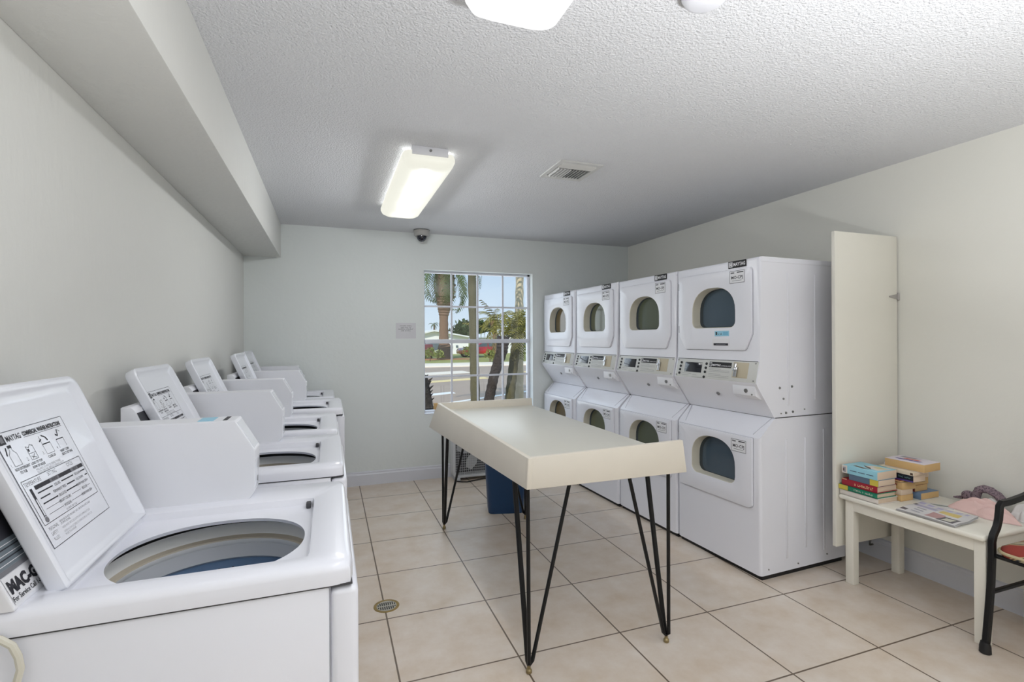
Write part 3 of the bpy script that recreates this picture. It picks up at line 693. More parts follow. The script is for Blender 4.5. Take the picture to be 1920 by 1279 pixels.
def ex_navy(cv, S, Tp, l, w_, th):
    cv.rect(0, 0, l, th*.2, .0004, 1, S); cv.blurred((4, 6), .012, th*.45, l*.42, th*.32, S, 2); cv.blurred((4, 5), l*.55, th*.45, l*.38, th*.28, S, 3); return [c_purple, c_white, c_teal]
def ex_cream(cv, S, Tp, l, w_, th):
    cv.rect(0, 0, .05, th, .0004, 1, S); cv.rect(l-.018, .003, l-.004, th-.003, .0004, 2, S); return [c_teal, c_brown]
z = bz+.0005
s2 = [('ochre-edged paperback at the bottom of the middle stack', .098, .17, .032, c_org, M_pages_tan, 3.018, 2.028, PI, ex_none),
      ('pale paperback second from the bottom of the middle stack', .096, .168, .029, c_cream, M_pages, 3.018, 2.028, PI, ex_none),
      ('thick tan paperback under the navy book', .100, .178, .040, c_tan, M_pages_tan, 3.038, 2.030, PI-R(3), ex_none),
      ('thin yellow and dark red paperback just under the navy book', .098, .165, .009, c_dkred, M_pages_tan, 3.022, 2.03, PI, ex_none),
      ('navy paperback with pale spine lettering and a purple band', .098, .168, .036, c_navy, M_pages, 2.945, 1.812, 0, ex_navy),
      ('thin cream paperback with a teal spine end on the navy book', .100, .190, .018, c_cream, M_pages, 2.940, 1.806, 0, ex_cream)]
for lb, w_, l, th, cv, pg, x, y, rz, ex in s2:
    book(lb, x, y, z, w_, l, th, cv, pg, rz, True, extra=ex); z += th+.0005
z2 = z
z = bz+.0005
s3 = [('steel blue paperback lying at the foot of the right-hand stack', .150, .19, .036, c_blue, M_pages_tan, 3.050, 1.838, R(0)),
      ('brown-edged paperback above the steel blue book', .105, .165, .035, c_dkred, M_pages_tan, 3.049, 1.868, 0),
      ('orange-edged paperback in the middle of the right-hand stack', .112, .165, .036, c_org, M_pages_tan, 3.050, 1.868, 0),
      ('pale-edged paperback near the top of the right-hand stack', .114, .168, .035, c_cream, M_pages, 3.052, 1.868, 0),
      ('thin pale paperback directly under the wide top book', .114, .168, z2-bz-.0005-.1425-.0005*4, c_lil, M_pages, 3.052, 1.868, 0)]
for lb, w_, l, th, cv, pg, x, y, rz in s3:
    book(lb, x, y, z, w_, l, th, cv, pg, rz, True, extra=ex_none); z += th+.0005
def ex_top(cv, S, Tp, l, w_, th):
    cv.add([(.02, .03, 0), (.05, .02, 0), (.05, .10, 0), (.02, .12, 0)], [(0, 1, 2, 3)], 1, Tp); cv.add([(.055, .06, 0), (.08, .05, 0), (.085, .13, 0), (.06, .14, 0)], [(0, 1, 2, 3)], 2, Tp); cv.add([(.09, .03, 0), (.11, .03, 0), (.11, .15, 0), (.09, .16, 0)], [(0, 1, 2, 3)], 3, Tp); return [c_greyp, c_pinkish, c_purple]
book('wide thick paperback with yellowed pages lying across both right stacks', 3.118, 1.985, max(z, z2)+.0005, .150, .195, .044, c_lil, M_pages_tan, PI+R(4), True, extra=ex_top)

# newspaper
nw = thing('newspaper', 'folded colour newspaper on the front edge of the bench', 'newspaper', (2.86, 1.65, bz))
q = [Vector(p) for p in ((2.748, 1.512), (2.956, 1.524), (3.005, 1.806), (2.750, 1.778))]
def npt(u, v, k=0):
    a = q[0].lerp(q[1], u); b_ = q[3].lerp(q[2], u); p = a.lerp(b_, v)
    z = .004+.0035*k+.006*max(0, .35-v)**1.0*math.sin(PI*u)*2+.014*max(0, (u-.55))*max(0, .5-v)*4+.002*math.sin(9*u+4*v)
    return (p.x-2.86, p.y-1.65, z)
for k in range(3):
    m_ = MB(); nu, nv = 16, 18; top = [npt(i/nu*(1-.02*(2-k)), j/nv*(1-.012*k)+.006*k, k) for j in range(nv+1) for i in range(nu+1)]
    bot = [(a, b_, c_-.0012) for a, b_, c_ in top]; o = len(top); fs = []; mi = []
    def pm(i, j):
        if k < 2: return 0
        u, v = i/nu, j/nv
        if .06 < u < .40 and .04 < v < .30: return 6 if .1 < u < .36 and .07 < v < .26 else 2
        if .12 < u < .48 and .32 < v < .52: return 1
        if .55 < u < .72 and .12 < v < .45: return 3
        if .78 < u < .92 and .06 < v < .95: return 4 if (j % 3) else 0
        if .1 < u < .5 and .62 < v < .8: return 5 if i % 2 else 0
        if .55 < u < .72 and .5 < v < .9: return 4 if i % 2 else 5
        if .6 < u < .75 and v > .9 or (.1 < u < .2 and v > .85): return 2
        return 0
    for j in range(nv):
        for i in range(nu):
            a = j*(nu+1)+i; fs.append((a, a+1, a+nu+2, a+nu+1)); mi.append(pm(i, j)); fs.append((o+a, o+a+nu+1, o+a+nu+2, o+a+1)); mi.append(0)
    rim = [i for i in range(nu+1)]+[j*(nu+1)+nu for j in range(1, nv+1)]+[nv*(nu+1)+i for i in range(nu-1, -1, -1)]+[j*(nu+1) for j in range(nv-1, 0, -1)]
    for a, b_ in zip(rim, rim[1:]+rim[:1]): fs.append((a, o+a, o+b_, b_)); mi.append(0)
    m_.v = [Vector(p) for p in top+bot]; m_.f = [list(f) for f in fs]; m_.m = mi
    m_.build('page', [M_news, K('faded_pink_photo', (188, 150, 150)), K('dark_photo', (96, 92, 98)), K('yellow_block', (214, 192, 120)), K('lavender_block', (182, 178, 206)), K('grey_text', (168, 168, 178)), K('pale_photo', (206, 204, 190))], nw, smooth=0)
fl = thing('paper_flyer', 'small flyer with a green printed strip behind the newspaper', 'paper', (3.03, 1.74, bz))
FQ = Matrix.Rotation(R(-60), 4, 'Z')
MB().box((-.055, -.035, 0), (.06, .035, .001), M=FQ).build('sheet', M_news, fl, smooth=0)
MB().rect(-.045, .005, .045, .018, .0014, 0, FQ).build('green_strip', K('green_print', (92, 116, 90)), fl, smooth=0)

# clothes heap
def heap(name, label, cat, c, rx, ry, h, m_, seed, folds=5, rz=0, p=2.2, fold_a=.35, z0=bz):
    random.seed(seed); n, nr = 72, 20; mb = MB(); ph = random.random()*6
    vs = []; M_ = Matrix.Rotation(rz, 4, 'Z')
    for j in range(nr+1):
        r = j/nr
        for i in range(n):
            t = 2*PI*i/n; wob = 1+.13*math.sin(3*t+ph)+.09*math.sin(5*t+2*ph)+.04*math.sin(11*t+ph)
            x, y = rx*r*wob*math.cos(t), ry*r*wob*math.sin(t)
            f_ = x/rx*1.3+.55*y/ry; fold = abs(math.sin(folds*.9*f_+ph+.9*math.sin(2.3*y/ry+ph)))
            nz = noise.noise(Vector((x*22+seed, y*22, seed*.7)))
            z = h*max(0, 1-r**p)*(1-fold_a+fold_a*fold+.28*nz)+.003+.004*(1-r)
            if r == 1: z = .001
            vs.append(M_ @ Vector((x, y, z)))
    fs = [[j*n+i, j*n+(i+1) % n, (j+1)*n+(i+1) % n, (j+1)*n+i] for j in range(nr) for i in range(n)]
    fs.append([nr*n+i for i in range(n)][::-1])
    mb.add(vs, fs); o = mb.build(name, m_, smooth=80, loc=(*c, z0)); tag(o, label, cat); return o
M_pink = mat('pink_knit', (236, 202, 196), .9, var=.05, scale=20, bump=.3, bscale=200)
def spot_mat(name, a, b_, sc, th=.5):
    m, nt, bs = new_mat(name); tc = nt.nodes.new('ShaderNodeTexCoord'); vz = nt.nodes.new('ShaderNodeTexVoronoi'); vz.inputs['Scale'].default_value = sc
    rp = nt.nodes.new('ShaderNodeValToRGB'); rp.color_ramp.interpolation = 'EASE'; rp.color_ramp.elements[0].position = th-.08; rp.color_ramp.elements[0].color = (*lin(b_), 1); rp.color_ramp.elements[1].position = th+.06; rp.color_ramp.elements[1].color = (*lin(a), 1)
    nt.links.new(tc.outputs['Object'], vz.inputs['Vector']); nt.links.new(vz.outputs['Distance'], rp.inputs[0]); nt.links.new(rp.outputs[0], bs.inputs['Base Color']); bs.inputs['Roughness'].default_value = .9; return m
M_scarf = spot_mat('grey_dotted_fabric', (138, 120, 128), (62, 54, 62), 150, .35)
M_floral = spot_mat('white_floral_fabric', (226, 224, 222), (70, 72, 78), 26, .18)
heap('pink_garment', 'crumpled pale pink garment on the bench', 'clothes', (3.10, 1.575), .075, .140, .068, M_pink, 3, 8, R(-8), 2.6, .55)
heap('floral_garment', 'crumpled white garment with dark dots behind the chair arm', 'clothes', (3.178, 1.462), .05, .042, .075, M_floral, 8, 4, 0)
heap('white_cloth', 'folded white cloth lying between the scarf and the chair arm', 'clothes', (3.185, 1.585), .03, .04, .07, mat('white_cotton', (224, 222, 218), .9, bump=.2, bscale=120), 12, 3)
sc = MB()
def strip(pts, w_, th, side=(1, 0, 0)):
    pts = [Vector(p) for p in pts]; S = Vector(side); A, B = [], []
    n = len(pts); loops = []
    for i, p in enumerate(pts):
        t = (pts[min(i+1, n-1)]-pts[max(i-1, 0)]).normalized(); nn = t.cross(S).normalized(); k = w_*(1-.25*abs(2*i/(n-1)-1))
        loops.append([p+S*k*math.cos(a)+nn*th*math.sin(a)*(1+.4*math.sin(3*a+i)) for a in [2*PI*q_/14 for q_ in range(14)]])
    sc.loft(loops)
strip([(3.185, 1.664, bz+.022), (3.187, 1.658, bz+.062), (3.19, 1.645, bz+.092), (3.192, 1.625, bz+.104), (3.194, 1.60, bz+.100), (3.196, 1.575, bz+.086), (3.197, 1.555, bz+.066), (3.198, 1.542, bz+.045)], .026, .017)
o = sc.build('scarf', M_scarf, smooth=60); tag(o, 'grey dotted scarf arching over the pile of clothes on the bench', 'scarf')
sc = MB(); sc.ball((3.190, 1.694, bz+.052), (.026, .030, .026), n=20); sc.tube([(3.178, 1.715, bz+.038), (3.174, 1.735, bz+.034), (3.172, 1.752, bz+.030)], [.009, .007, .004], 8)
sc.lathe([(.014, -.003), (.020, .002), (.012, .006), (.005, .002)], (0, 0, 0), 14, M=Matrix.Translation((3.165, 1.689, bz+.057)) @ Matrix.Rotation(R(-90), 4, 'Y'))
o = sc.build('rolled_sock', M_scarf, smooth=60); tag(o, 'rolled grey dotted sock on the left end of the clothes pile', 'sock')

# ------------------------------------------------------------------ patio chair (partly out of frame)
ch = thing('armchair', 'black metal armchair with red patterned cushion at the right edge', 'chair', (2.95, 1.14, 0))
co = Vector((2.95, 1.14, 0)); Lc = lambda *p: Vector(p)-co
def flat_tube(name, pts, w_, d_, par=ch):
    """rectangular bar along points lying in an xz plane (y constant) or swept generally"""
    pts = [Lc(*p) for p in pts]; lo = []
    for i, p in enumerate(pts):
        t = (pts[min(i+1, len(pts)-1)]-pts[max(i-1, 0)]).normalized(); s_ = Vector((0, 1, 0)); nn = t.cross(s_).normalized()
        lo.append([p+s_*w_*a+nn*d_*b_ for a, b_ in ((-1, -.7), (-.7, -1), (.7, -1), (1, -.7), (1, .7), (.7, 1), (-.7, 1), (-1, .7))])
    return MB().loft(lo).build(name, M_iron, par)
for y in (1.385, .885):
    flat_tube('front_leg_and_arm', [(2.722, y, .03), (2.730, y, .06), (2.748, y, .18), (2.764, y, .30), (2.772, y, .42), (2.773, y, .485), (2.782, y, .512), (2.808, y, .545), (2.822, y, .58), (2.830, y, .635), (2.842, y, .647), (2.90, y, .648), (3.0, y, .658), (3.10, y, .675), (3.17, y, .69)], .012, .0135)
    MB().lathe([(.018, 0), (.022, .004), (.021, .03), (.016, .05)], Lc(2.721, y, 0), 14).build('foot_cap', M_black, ch)
    flat_tube('rear_leg', [(3.20, y-.02*(1 if y > 1 else -1), .0), (3.185, y-.01*(1 if y > 1 else -1), .2), (3.165, y, .42), (3.17, y, .69), (3.20, y, 1.0)], .012, .013)
    flat_tube('side_stretcher', [(2.77, y, .262), (3.18, y, .262)], .008, .008)
def bar(name, a, b_, r): return MB().tube([Lc(*a), Lc(*b_)], r, 10).build(name, M_iron, ch)
bar('front_rail', (2.782, .885, .424), (2.782, 1.385, .424), .010); bar('rear_rail', (3.165, .885, .41), (3.165, 1.385, .41), .012); bar('top_rail', (3.198, .885, .99), (3.198, 1.385, .99), .013)
for y in (1.01, 1.14, 1.27): bar('back_spindle', (3.17, y, .42), (3.196, y, .99), .008)
m, nt, bs = new_mat('red_striped_fabric'); tc = nt.nodes.new('ShaderNodeTexCoord'); wv = nt.nodes.new('ShaderNodeTexWave'); wv.inputs['Scale'].default_value = 2.6; wv.inputs['Distortion'].default_value = 5; wv.inputs['Detail Scale'].default_value = .6; wv.bands_direction = 'DIAGONAL'
rp = nt.nodes.new('ShaderNodeValToRGB'); rp.color_ramp.interpolation = 'CONSTANT'; cr = rp.color_ramp
cr.elements[0].color = (*lin((150, 62, 52)), 1); cr.elements[1].position = .55; cr.elements[1].color = (*lin((206, 184, 140)), 1)
for p_, c_ in ((.62, (98, 48, 44)), (.68, (206, 184, 140)), (.74, (48, 52, 64)), (.84, (176, 166, 140))): e = cr.elements.new(p_); e.color = (*lin(c_), 1)
nt.links.new(tc.outputs['Object'], wv.inputs['Vector']); nt.links.new(wv.outputs['Fac'], rp.inputs[0]); nt.links.new(rp.outputs[0], bs.inputs['Base Color']); bs.inputs['Roughness'].default_value = .9
M_cush = m
cu = lambda e, z: [(p[0]-co.x, p[1]-co.y, z) for p in rrect(2.765+e, .905+e, 3.155-e, 1.375-e, .06-min(e, .03), 6)]
MB().loft([cu(.02, .428), cu(.004, .434), cu(.0, .448), cu(.004, .466), cu(.03, .482), cu(.09, .492)], (True, True)).build('cushion', M_cush, ch, 60)
MB().tube([Vector(p) for p in cu(-.002, .450)]+[Vector(cu(-.002, .450)[0])], .007, 8).build('piping', mat('cream_piping', (190, 176, 140), .8), ch)

# ------------------------------------------------------------------ open panel door on the right wall
dn = bpy.data.objects.new('door_1', None); C.objects.link(dn); dn.location = (3.26, 2.10, 0); struct(dn, 'tall cream panel door standing open beside the nearest dryer', 'door')
MB().box((-.528, -.012, .195), (-.004, .012, 2.012), .003).build('door_leaf', M_door, dn)
for z in (1.645, .30):
    MB().prism([(-.004, z-.016), (-.004, z+.016), (-.075, z+.004), (-.078, z), (-.075, z-.004)], 'y', -.0165, -.0115, .0008).cyl((-.002, -.0165, z-.022), (-.002, -.0165, z+.022), .005, n=10).build('strap_hinge', mat('dull_zinc', (176, 172, 170), .45, .4), dn)
hk = MB().tube([(3.2455, 2.24, .13), (3.225, 2.24, .10), (3.205, 2.225, .088), (3.20, 2.205, .10)], .006, 8).build('pipe_valve', M_steel)
tag(hk, 'small metal pipe end low on the wall behind the bench', 'pipe')

# ------------------------------------------------------------------ things on ceiling and wall
def lamp(kind, name, loc, rot, e, col=(1, 1, 1), **k):
    l = bpy.data.lights.new(name, kind); l.energy = e; l.color = col
    for a, b_ in k.items(): setattr(l, a, b_)
    o = bpy.data.objects.new(name, l); C.objects.link(o); o.location = loc; o.rotation_euler = rot; return o
M_lens1 = emit('lit_lens_warm', (255, 254, 240), 0.58); M_lens2 = emit('lit_lens_white', (255, 255, 255), 0.72)
def light(label, y0, y1, ml):
    t = thing('ceiling_light', label, 'light', (.53, (y0+y1)/2, ZC), 0, 'fluorescent ceiling lights')
    h = (y1-y0)/2
    MB().box((-.10, -h-.012, -.045), (.10, h+.012, 0), .003).build('housing', M_white2, t)
    MB().cyl((0, -h-.011, -.022), (0, -h-.020, -.022), .007, n=14).build('screw', M_steel, t)
    def lp(w_, l, z, r): return [(p[0], p[1], z) for p in rrect(-w_, -l, w_, l, r, 8)]
    MB().loft([lp(.142, h-.002, -.022, .045), lp(.150, h, -.038, .05), lp(.150, h, -.055, .05), lp(.138, h-.012, -.082, .05), lp(.11, h-.035, -.100, .05), lp(.06, h-.08, -.108, .04)], (True, True)).build('lens', ml, t, 60)
def tubes(name, y0, y1, e, col): lamp('AREA', name, (.53, (y0+y1)/2, ZC-.118), (0, 0, 0), e, col, shape='RECTANGLE', size=.26, size_y=y1-y0-.12)
light('lit wraparound fluorescent light on the ceiling halfway to the window', 2.775, 4.08, M_lens1)
tubes('far_fluorescent_tubes', 2.775, 4.08, 3, (.99, .995, .98))
for k in range(4): lamp('POINT', 'far_fluorescent_glow', (.53, 2.93+.33*k, ZC-.135), (0, 0, 0), 2.5, (.96, .98, 1), shadow_soft_size=.02)
for k in range(14):
    for sx_ in (-.118, .118): lamp('POINT', 'far_fluorescent_leak', (.53+sx_, 2.84+.09*k, ZC-.013), (0, 0, 0), .035, (.97, .985, 1), shadow_soft_size=.006)
light('bright fluorescent light cut off by the top edge of the photo', .18, 1.485, M_lens2)
tubes('near_fluorescent_tubes', .18, 1.485, 4.2, (.97, .985, 1))

vt = thing('air_vent', 'square louvred air vent in the ceiling', 'vent', (1.437, 2.862, ZC))
MB().holed(rrect(-.145, -.16, .145, .16, .004), rrect(-.118, -.132, .118, .132, .003), .008, M=frame((0, 0, 0), (1, 0, 0), (0, -1, 0))).build('frame', M_vent, vt)
MB().box((-.12, -.134, -.002), (.12, .134, 0)).build('duct_opening', mat('vent_shadow', (150, 150, 148), .8), vt, smooth=0)
for k in range(3):
    MB().box((-.118, -.0085, -.0006), (.118, .0085, .0006), M=Matrix.Translation((0, -.118+.024*k, -.008)) @ Matrix.Rotation(R(-38), 4, 'X')).build('louvre', M_vent, vt, smooth=0)
MB().box((-.118, .112, -.012), (.118, .130, -.004)).build('inner_rail', M_vent, vt, smooth=0)
for k in range(11):
    x = -.105+.021*k; a = 62 if k < 5 else -62
    MB().box((-.008, -.085, -.0006), (.008, .075, .0006), M=Matrix.Translation((x, .036, -.009)) @ Matrix.Rotation(R(a), 4, 'Y')).build('louvre', M_vent, vt, smooth=0)
sd = thing('smoke_detector', 'round white smoke detector at the top edge of the photo', 'smoke detector', (1.085, 1.245, ZC))
MB().lathe([(.066, 0), (.070, -.004), (.070, -.012), (.060, -.030), (.045, -.038), (.0, -.040)], n=40, caps=(True, False)).build('body', M_white2, sd)
MB().lathe([(.0705, -.003), (.0725, -.006), (.0705, -.010)], n=40, caps=(False, False)).build('trim_ring', mat('grey_plastic', (150, 146, 144), .5), sd)
cm = thing('security_camera', 'dome security camera on the ceiling near the far wall', 'camera', (.848, 4.90, ZC))
MB().lathe([(.078, 0), (.078, -.014), (.074, -.018), (.074, -.050), (.066, -.058), (.05, -.060)], n=36).build('housing', M_camshell, cm)
MB().lathe([(.0785, -.0005), (.080, -.003), (.0785, -.006)], n=36, caps=(False, False)).build('base_ring', M_seam, cm)
MB().lathe([(.051*math.cos(a), -.058-.056*math.sin(a)) for a in [PI/2*i/10 for i in range(11)]], n=30).build('dome', M_camdome, cm)
nt_ = thing('paper_notice', 'small printed paper notice taped on the wall left of the window', 'notice', (.712, YB, 1.487))
NF = frame((0, -.001, 0), (1, 0, 0), (0, 0, 1))
s = MB(); s.box((-.098, -.078, 0), (.098, .075, .0006), m=0, M=NF)
for y, w_, ln in ((.042, .118, (7, 6)), (.026, .10, (5, 5, 3)), (.010, .145, (8, 9)), (-.006, .095, (4, 2, 4))): s.blurred(ln, -w_/2, y, w_, .009, NF, 1, .001)
s.build('sheet', [mat('notice_paper', (216, 216, 220), .7), M_print], nt_, smooth=0)

# ------------------------------------------------------------------ outside
M_road = mat('asphalt', (170, 150, 132), .9, var=.12, scale=1.2, bump=.3, bscale=40)
M_curb = mat('pale_concrete', (236, 222, 202), .85, var=.06, scale=2)
M_grass = mat('lawn_grass', (150, 150, 84), .95, var=.25, scale=3)
M_mulch = mat('mulch', (164, 112, 74), .95, var=.2, scale=8)
M_hw = mat('white_stucco', (242, 240, 238), .8); M_hroof = mat('pale_roof', (226, 226, 224), .7); M_hwin = mat('dark_house_window', (96, 108, 116), .2)
M_leaf = mat('palm_leaf', (84, 104, 46), .7, var=.3, scale=6); M_leaf2 = mat('olive_palm_leaf', (128, 122, 46), .7, var=.3, scale=6); M_leafd = mat('dark_leaf', (70, 92, 48), .8, var=.3, scale=3)
M_trunk = mat('palm_bark', (128, 100, 80), .9, var=.2, scale=9, bump=.6, bscale=20, bdist=.03, stretch=(1, 1, 4)); M_moss = mat('mossy_bark', (94, 88, 60), .9, var=.3, scale=7, bump=.6, bscale=25, bdist=.02, stretch=(1, 1, 4))
M_bark_d = mat('dark_fibrous_bark', (58, 48, 42), .95, var=.3, scale=14, bump=.8, bscale=30, bdist=.03); M_bark_p = mat('pale_smooth_bark', (206, 190, 158), .8, var=.1, scale=5, bump=.3, bscale=12, bdist=.02, stretch=(.4, .4, 4))
struct(MB().box((-40, YB+.2, -.10), (70, 27.2, -.02)).build('road', M_road, smooth=0), 'grey asphalt street outside the window', 'road')
struct(MB().box((-40, 25.2, -.10), (70, 28.6, .03), .02).build('pavement', M_curb), 'pale concrete kerb across the street', 'kerb')
struct(MB().box((-60, 28.6, -.10), (90, 160, .015)).build('ground', M_grass, smooth=0), 'green lawn across the street', 'lawn')
struct(MB().box((-40, YF-12, -.10), (XL-.2, YB+.2, -.02)).box((XR+.2, YF-12, -.10), (40, YB+.2, -.02)).box((XL-.2, YF-12, -.10), (XR+.2, YF-.2, -.02)).build('ground_yard', M_curb, smooth=0), 'concrete yard around the building', 'ground')
M_pt = mat('faded_yellow_line', (232, 208, 150), .8); M_ptw = mat('white_line', (236, 234, 228), .8)
for nm, pts, mm, lb in (('road_line', ((2.6, 16.1), (5.4, 17.3), (5.4, 18.0), (2.6, 16.7)), M_pt, 'faded yellow line painted on the street'), ('road_line', ((2.0, 12.4), (3.1, 12.9), (3.1, 13.3), (2.0, 12.8)), M_ptw, 'short white line painted on the near side of the street'),
                        ('road_line', ((2.0, 10.6), (6.0, 13.2), (6.0, 13.4), (2.0, 10.75)), M_ptw, 'long thin white line painted across the street'), ('road_line', ((3.2, 19.6), (5.6, 20.4), (5.6, 22.0), (3.2, 21.0)), M_curb, 'pale concrete patch in the street'), ('road_line', ((7.8, 19.6), (9.6, 20.6), (9.6, 21.5), (7.8, 20.3)), M_pt, 'faded yellow line at the right of the street')):
    struct(MB().prism(pts, 'z', -.02, -.012).build(nm, mm, smooth=0), lb, 'road marking')

def frond(mb, base, az, el, L, droop, w_, n=26, m=0, lean=.35):
    """feather leaf: rachis arching out from base with leaflets on both sides"""
    p = Vector(base); pts = []; e = el
    for i in range(n+1):
        pts.append(p.copy()); d = Vector((math.cos(az)*math.cos(e), math.sin(az)*math.cos(e), math.sin(e))); p = p+d*(L/n); e -= droop/n*(1+i/n)
    mb.tube(pts[::3], [max(.002, w_*.05*(1-i/len(pts[::3]))) for i in range(len(pts[::3]))], 5, m)
    side = Vector((-math.sin(az), math.cos(az), 0))
    for i in range(2, n):
        t = (pts[i+1]-pts[i-1]).normalized(); l = w_*math.sin(PI*(.12+.84*i/n))**.7*(.85+.3*random.random())
        for s_ in (-1, 1):
            d = (side*s_+t*.55+Vector((0, 0, -lean-.25*random.random()))).normalized(); b0 = pts[i]; wd = t*(L/n*.24)
            mid = b0+d*l*.55; tip = b0+d*l+Vector((0, 0, -.18*l))
            mb.add([b0-wd, b0+wd, mid+wd*.8, mid-wd*.8, tip], [(0, 1, 2, 3), (3, 2, 4)], m)
def palm(label, pts, rs, tm, crown, nf, L, droop, w_, lm, e0=-.4, e1=1.2, seed=1, boots=0, n=22, group='palm trees outside the window'):
    random.seed(seed)
    o = thing('palm_tree', label, 'palm tree', pts[0], 0, group); b0 = Vector(pts[0]); tr = MB()
    P = [Vector(p)-b0 for p in pts]; Q, q = [], []
    for i in range(len(P)-1):
        for k in range(8): f_ = k/8; Q.append(P[i].lerp(P[i+1], f_)); q.append((rs[i]+(rs[i+1]-rs[i])*f_)*(1+.05*(-1)**k))
    Q.append(P[-1]); q.append(rs[-1]); tr.tube(Q, q, 16)
    if boots:
        for k in range(boots):
            f_ = k/boots; zt = P[-1].z*(.62+.36*f_); a = k*2.4; rr = rs[-1]*1.02
            c_ = Vector((P[-1].x, P[-1].y, zt)); d = Vector((math.cos(a), math.sin(a), 0)); tr.tube([c_+d*rr*.7, c_+d*rr*1.12+Vector((0, 0, .12))], [rr*.2, rr*.08], 6)
    tr.build('trunk', tm, o)
    lv = MB(); top = P[-1] if crown is None else Vector(crown)-b0
    for k in range(nf):
        az = k*2.39996+random.random()*.4; el = e0+(e1-e0)*(k/nf)+random.uniform(-.1, .1)
        frond(lv, top, az, el, L*random.uniform(.8, 1.1), droop*random.uniform(.8, 1.2), w_, n)
    lv.build('fronds', lm, o, smooth=0); return o
palm('stout palm with a thick tapering trunk across the street', [(7.42, 34, 0), (7.42, 34, .35), (7.40, 34, .9), (7.36, 34, 1.0), (7.36, 34, 2.9), (7.40, 34, 3.6), (7.45, 34, 4.3), (7.45, 34, 6.8)], [.56, .46, .44, .33, .30, .48, .62, .66], M_trunk, None, 34, 4.6, 1.9, .62, M_leaf, -.75, 1.1, 3, 40, 26)
pt = [o for o in bpy.data.objects if o.name.startswith('palm_tree')][0]
MB().tube([(0, 0, -.01), (0, 0, .3), (-.02, 0, .75), (-.03, 0, 1.0)], [.58, .50, .47, .40], 16).build('trunk_base', M_bark_d, pt)
palm('slim mossy palm trunk in front of the window centre', [(2.262, 8, -.02), (2.235, 8, 1.2), (2.20, 8, 2.6), (2.16, 8, 4.4)], [.082, .074, .066, .06], M_moss, None, 14, 2.1, 1.5, .34, M_leaf, -.2, 1.2, 5, 0)
palm('dark leaning palm stump with sparse fronds on its top', [(2.42, 8, -.02), (2.49, 8, .40), (2.58, 8, .80), (2.72, 8, 1.20), (2.745, 8, 1.44)], [.085, .083, .082, .095, .11], M_bark_d, None, 6, .8, .6, .12, M_leaf2, .5, 1.4, 6, 0, 16)
palm('short olive palm with a bushy drooping crown', [(3.00, 8.5, -.02), (3.05, 8.5, .5), (3.14, 8.5, 1.2), (3.22, 8.5, 1.62)], [.085, .085, .082, .08], M_moss, None, 22, .95, 1.7, .22, M_leaf2, -.2, 1.3, 7, 0, 18)
palm('pale smooth palm trunk at the right side of the window view', [(3.47, 9.2, -.02), (3.475, 9.2, 1.4), (3.50, 9.2, 2.6), (3.52, 9.2, 4.6)], [.092, .09, .075, .07], M_bark_p, None, 14, 2.0, 1.5, .32, M_leaf, -.2, 1.2, 9, 0)
palm('mid-sized palm in the middle of the lawn across the street', [(9.75, 30, 0), (9.72, 30, 1.5), (9.66, 30, 2.6)], [.14, .13, .26], M_trunk, None, 16, 1.7, 1.3, .30, M_leaf2, -.5, 1.3, 11, 12)
palm('tiny slender palm far behind the white house', [(14.2, 72, 0), (14.2, 72, 3.5)], [.16, .13], M_trunk, None, 12, .95, 1.6, .30, M_leafd, -.4, 1.3, 13, 0, 10)
# cycad-like plant at the lower left of the window
cy = thing('cycad_plant', 'dark spiky cycad trunk with green fronds at the lower left of the window', 'plant', (1.245, 7.0, -.02)); random.seed(4)
tr = MB(); tr.tube([(0, 0, 0), (0, 0, .45), (-.015, 0, .92)], [.13, .12, .05], 14)
for k in range(60):
    a = k*2.4; z = .1+.8*k/60; r = .12*(1-.45*k/60); d = Vector((math.cos(a), math.sin(a), 0)); tr.tube([d*r*.7+Vector((0, 0, z)), d*(r+.04)+Vector((0, 0, z+.05))], [.022, .004], 5)
tr.build('trunk', M_bark_d, cy)
lv = MB()
for k in range(12): frond(lv, (0, -.1, .12), k*2.4, .5+.3*random.random(), .34, 1.4, .12, 12, 0)
lv.build('fronds', mat('bright_fern', (112, 140, 62), .7, var=.3, scale=9), cy, smooth=0)

def bush(name, label, c, r, m_, seed, n=260, leaf=.18, cat='bush', trunk=None, group=None):
    random.seed(seed); o = thing(name, label, cat, c, 0, group); lv = MB()
    for k in range(n):
        u, v = random.random()*2*PI, math.acos(random.uniform(-.5, 1)); q_ = random.uniform(.55, 1.0)
        p = Vector((r[0]*q_*math.sin(v)*math.cos(u), r[1]*q_*math.sin(v)*math.sin(u), r[2]*(.5+q_*.5*math.cos(v))*1.0))+Vector((0, 0, trunk or 0))
        d = Vector((random.uniform(-1, 1), random.uniform(-1, 1), random.uniform(-.4, 1))).normalized(); s_ = d.cross(Vector((.3, .5, .8))).normalized()*leaf*.35; l = leaf*random.uniform(.7, 1.3)
        lv.add([p-s_*.4, p+d*l*.5-s_, p+d*l, p+d*l*.5+s_], [(0, 1, 2, 3)])
    lv.build('foliage', m_, o, smooth=0)
    st = MB(); st.tube([(0, 0, 0), (0, 0, (trunk or 0)+r[2]*.5)], [r[0]*.10, r[0]*.06], 8); st.build('stem', M_trunk, o); return o
M_bushy = mat('yellow_green_bush', (150, 158, 84), .8, var=.3, scale=3)
bush('shrub', 'small green shrub at the far left of the lawn', (5.95, 31.5, 0), (.38, .3, .9), M_bushy, 21, 160, .17)
bush('shrub', 'low shrub just left of the stout palm', (6.75, 32.8, 0), (.34, .3, .65), M_bushy, 22, 140, .16)
bush('shrub', 'yellow-green shrub right of the stout palm', (8.55, 31.5, 0), (.55, .4, 1.0), M_bushy, 23, 160, .2)
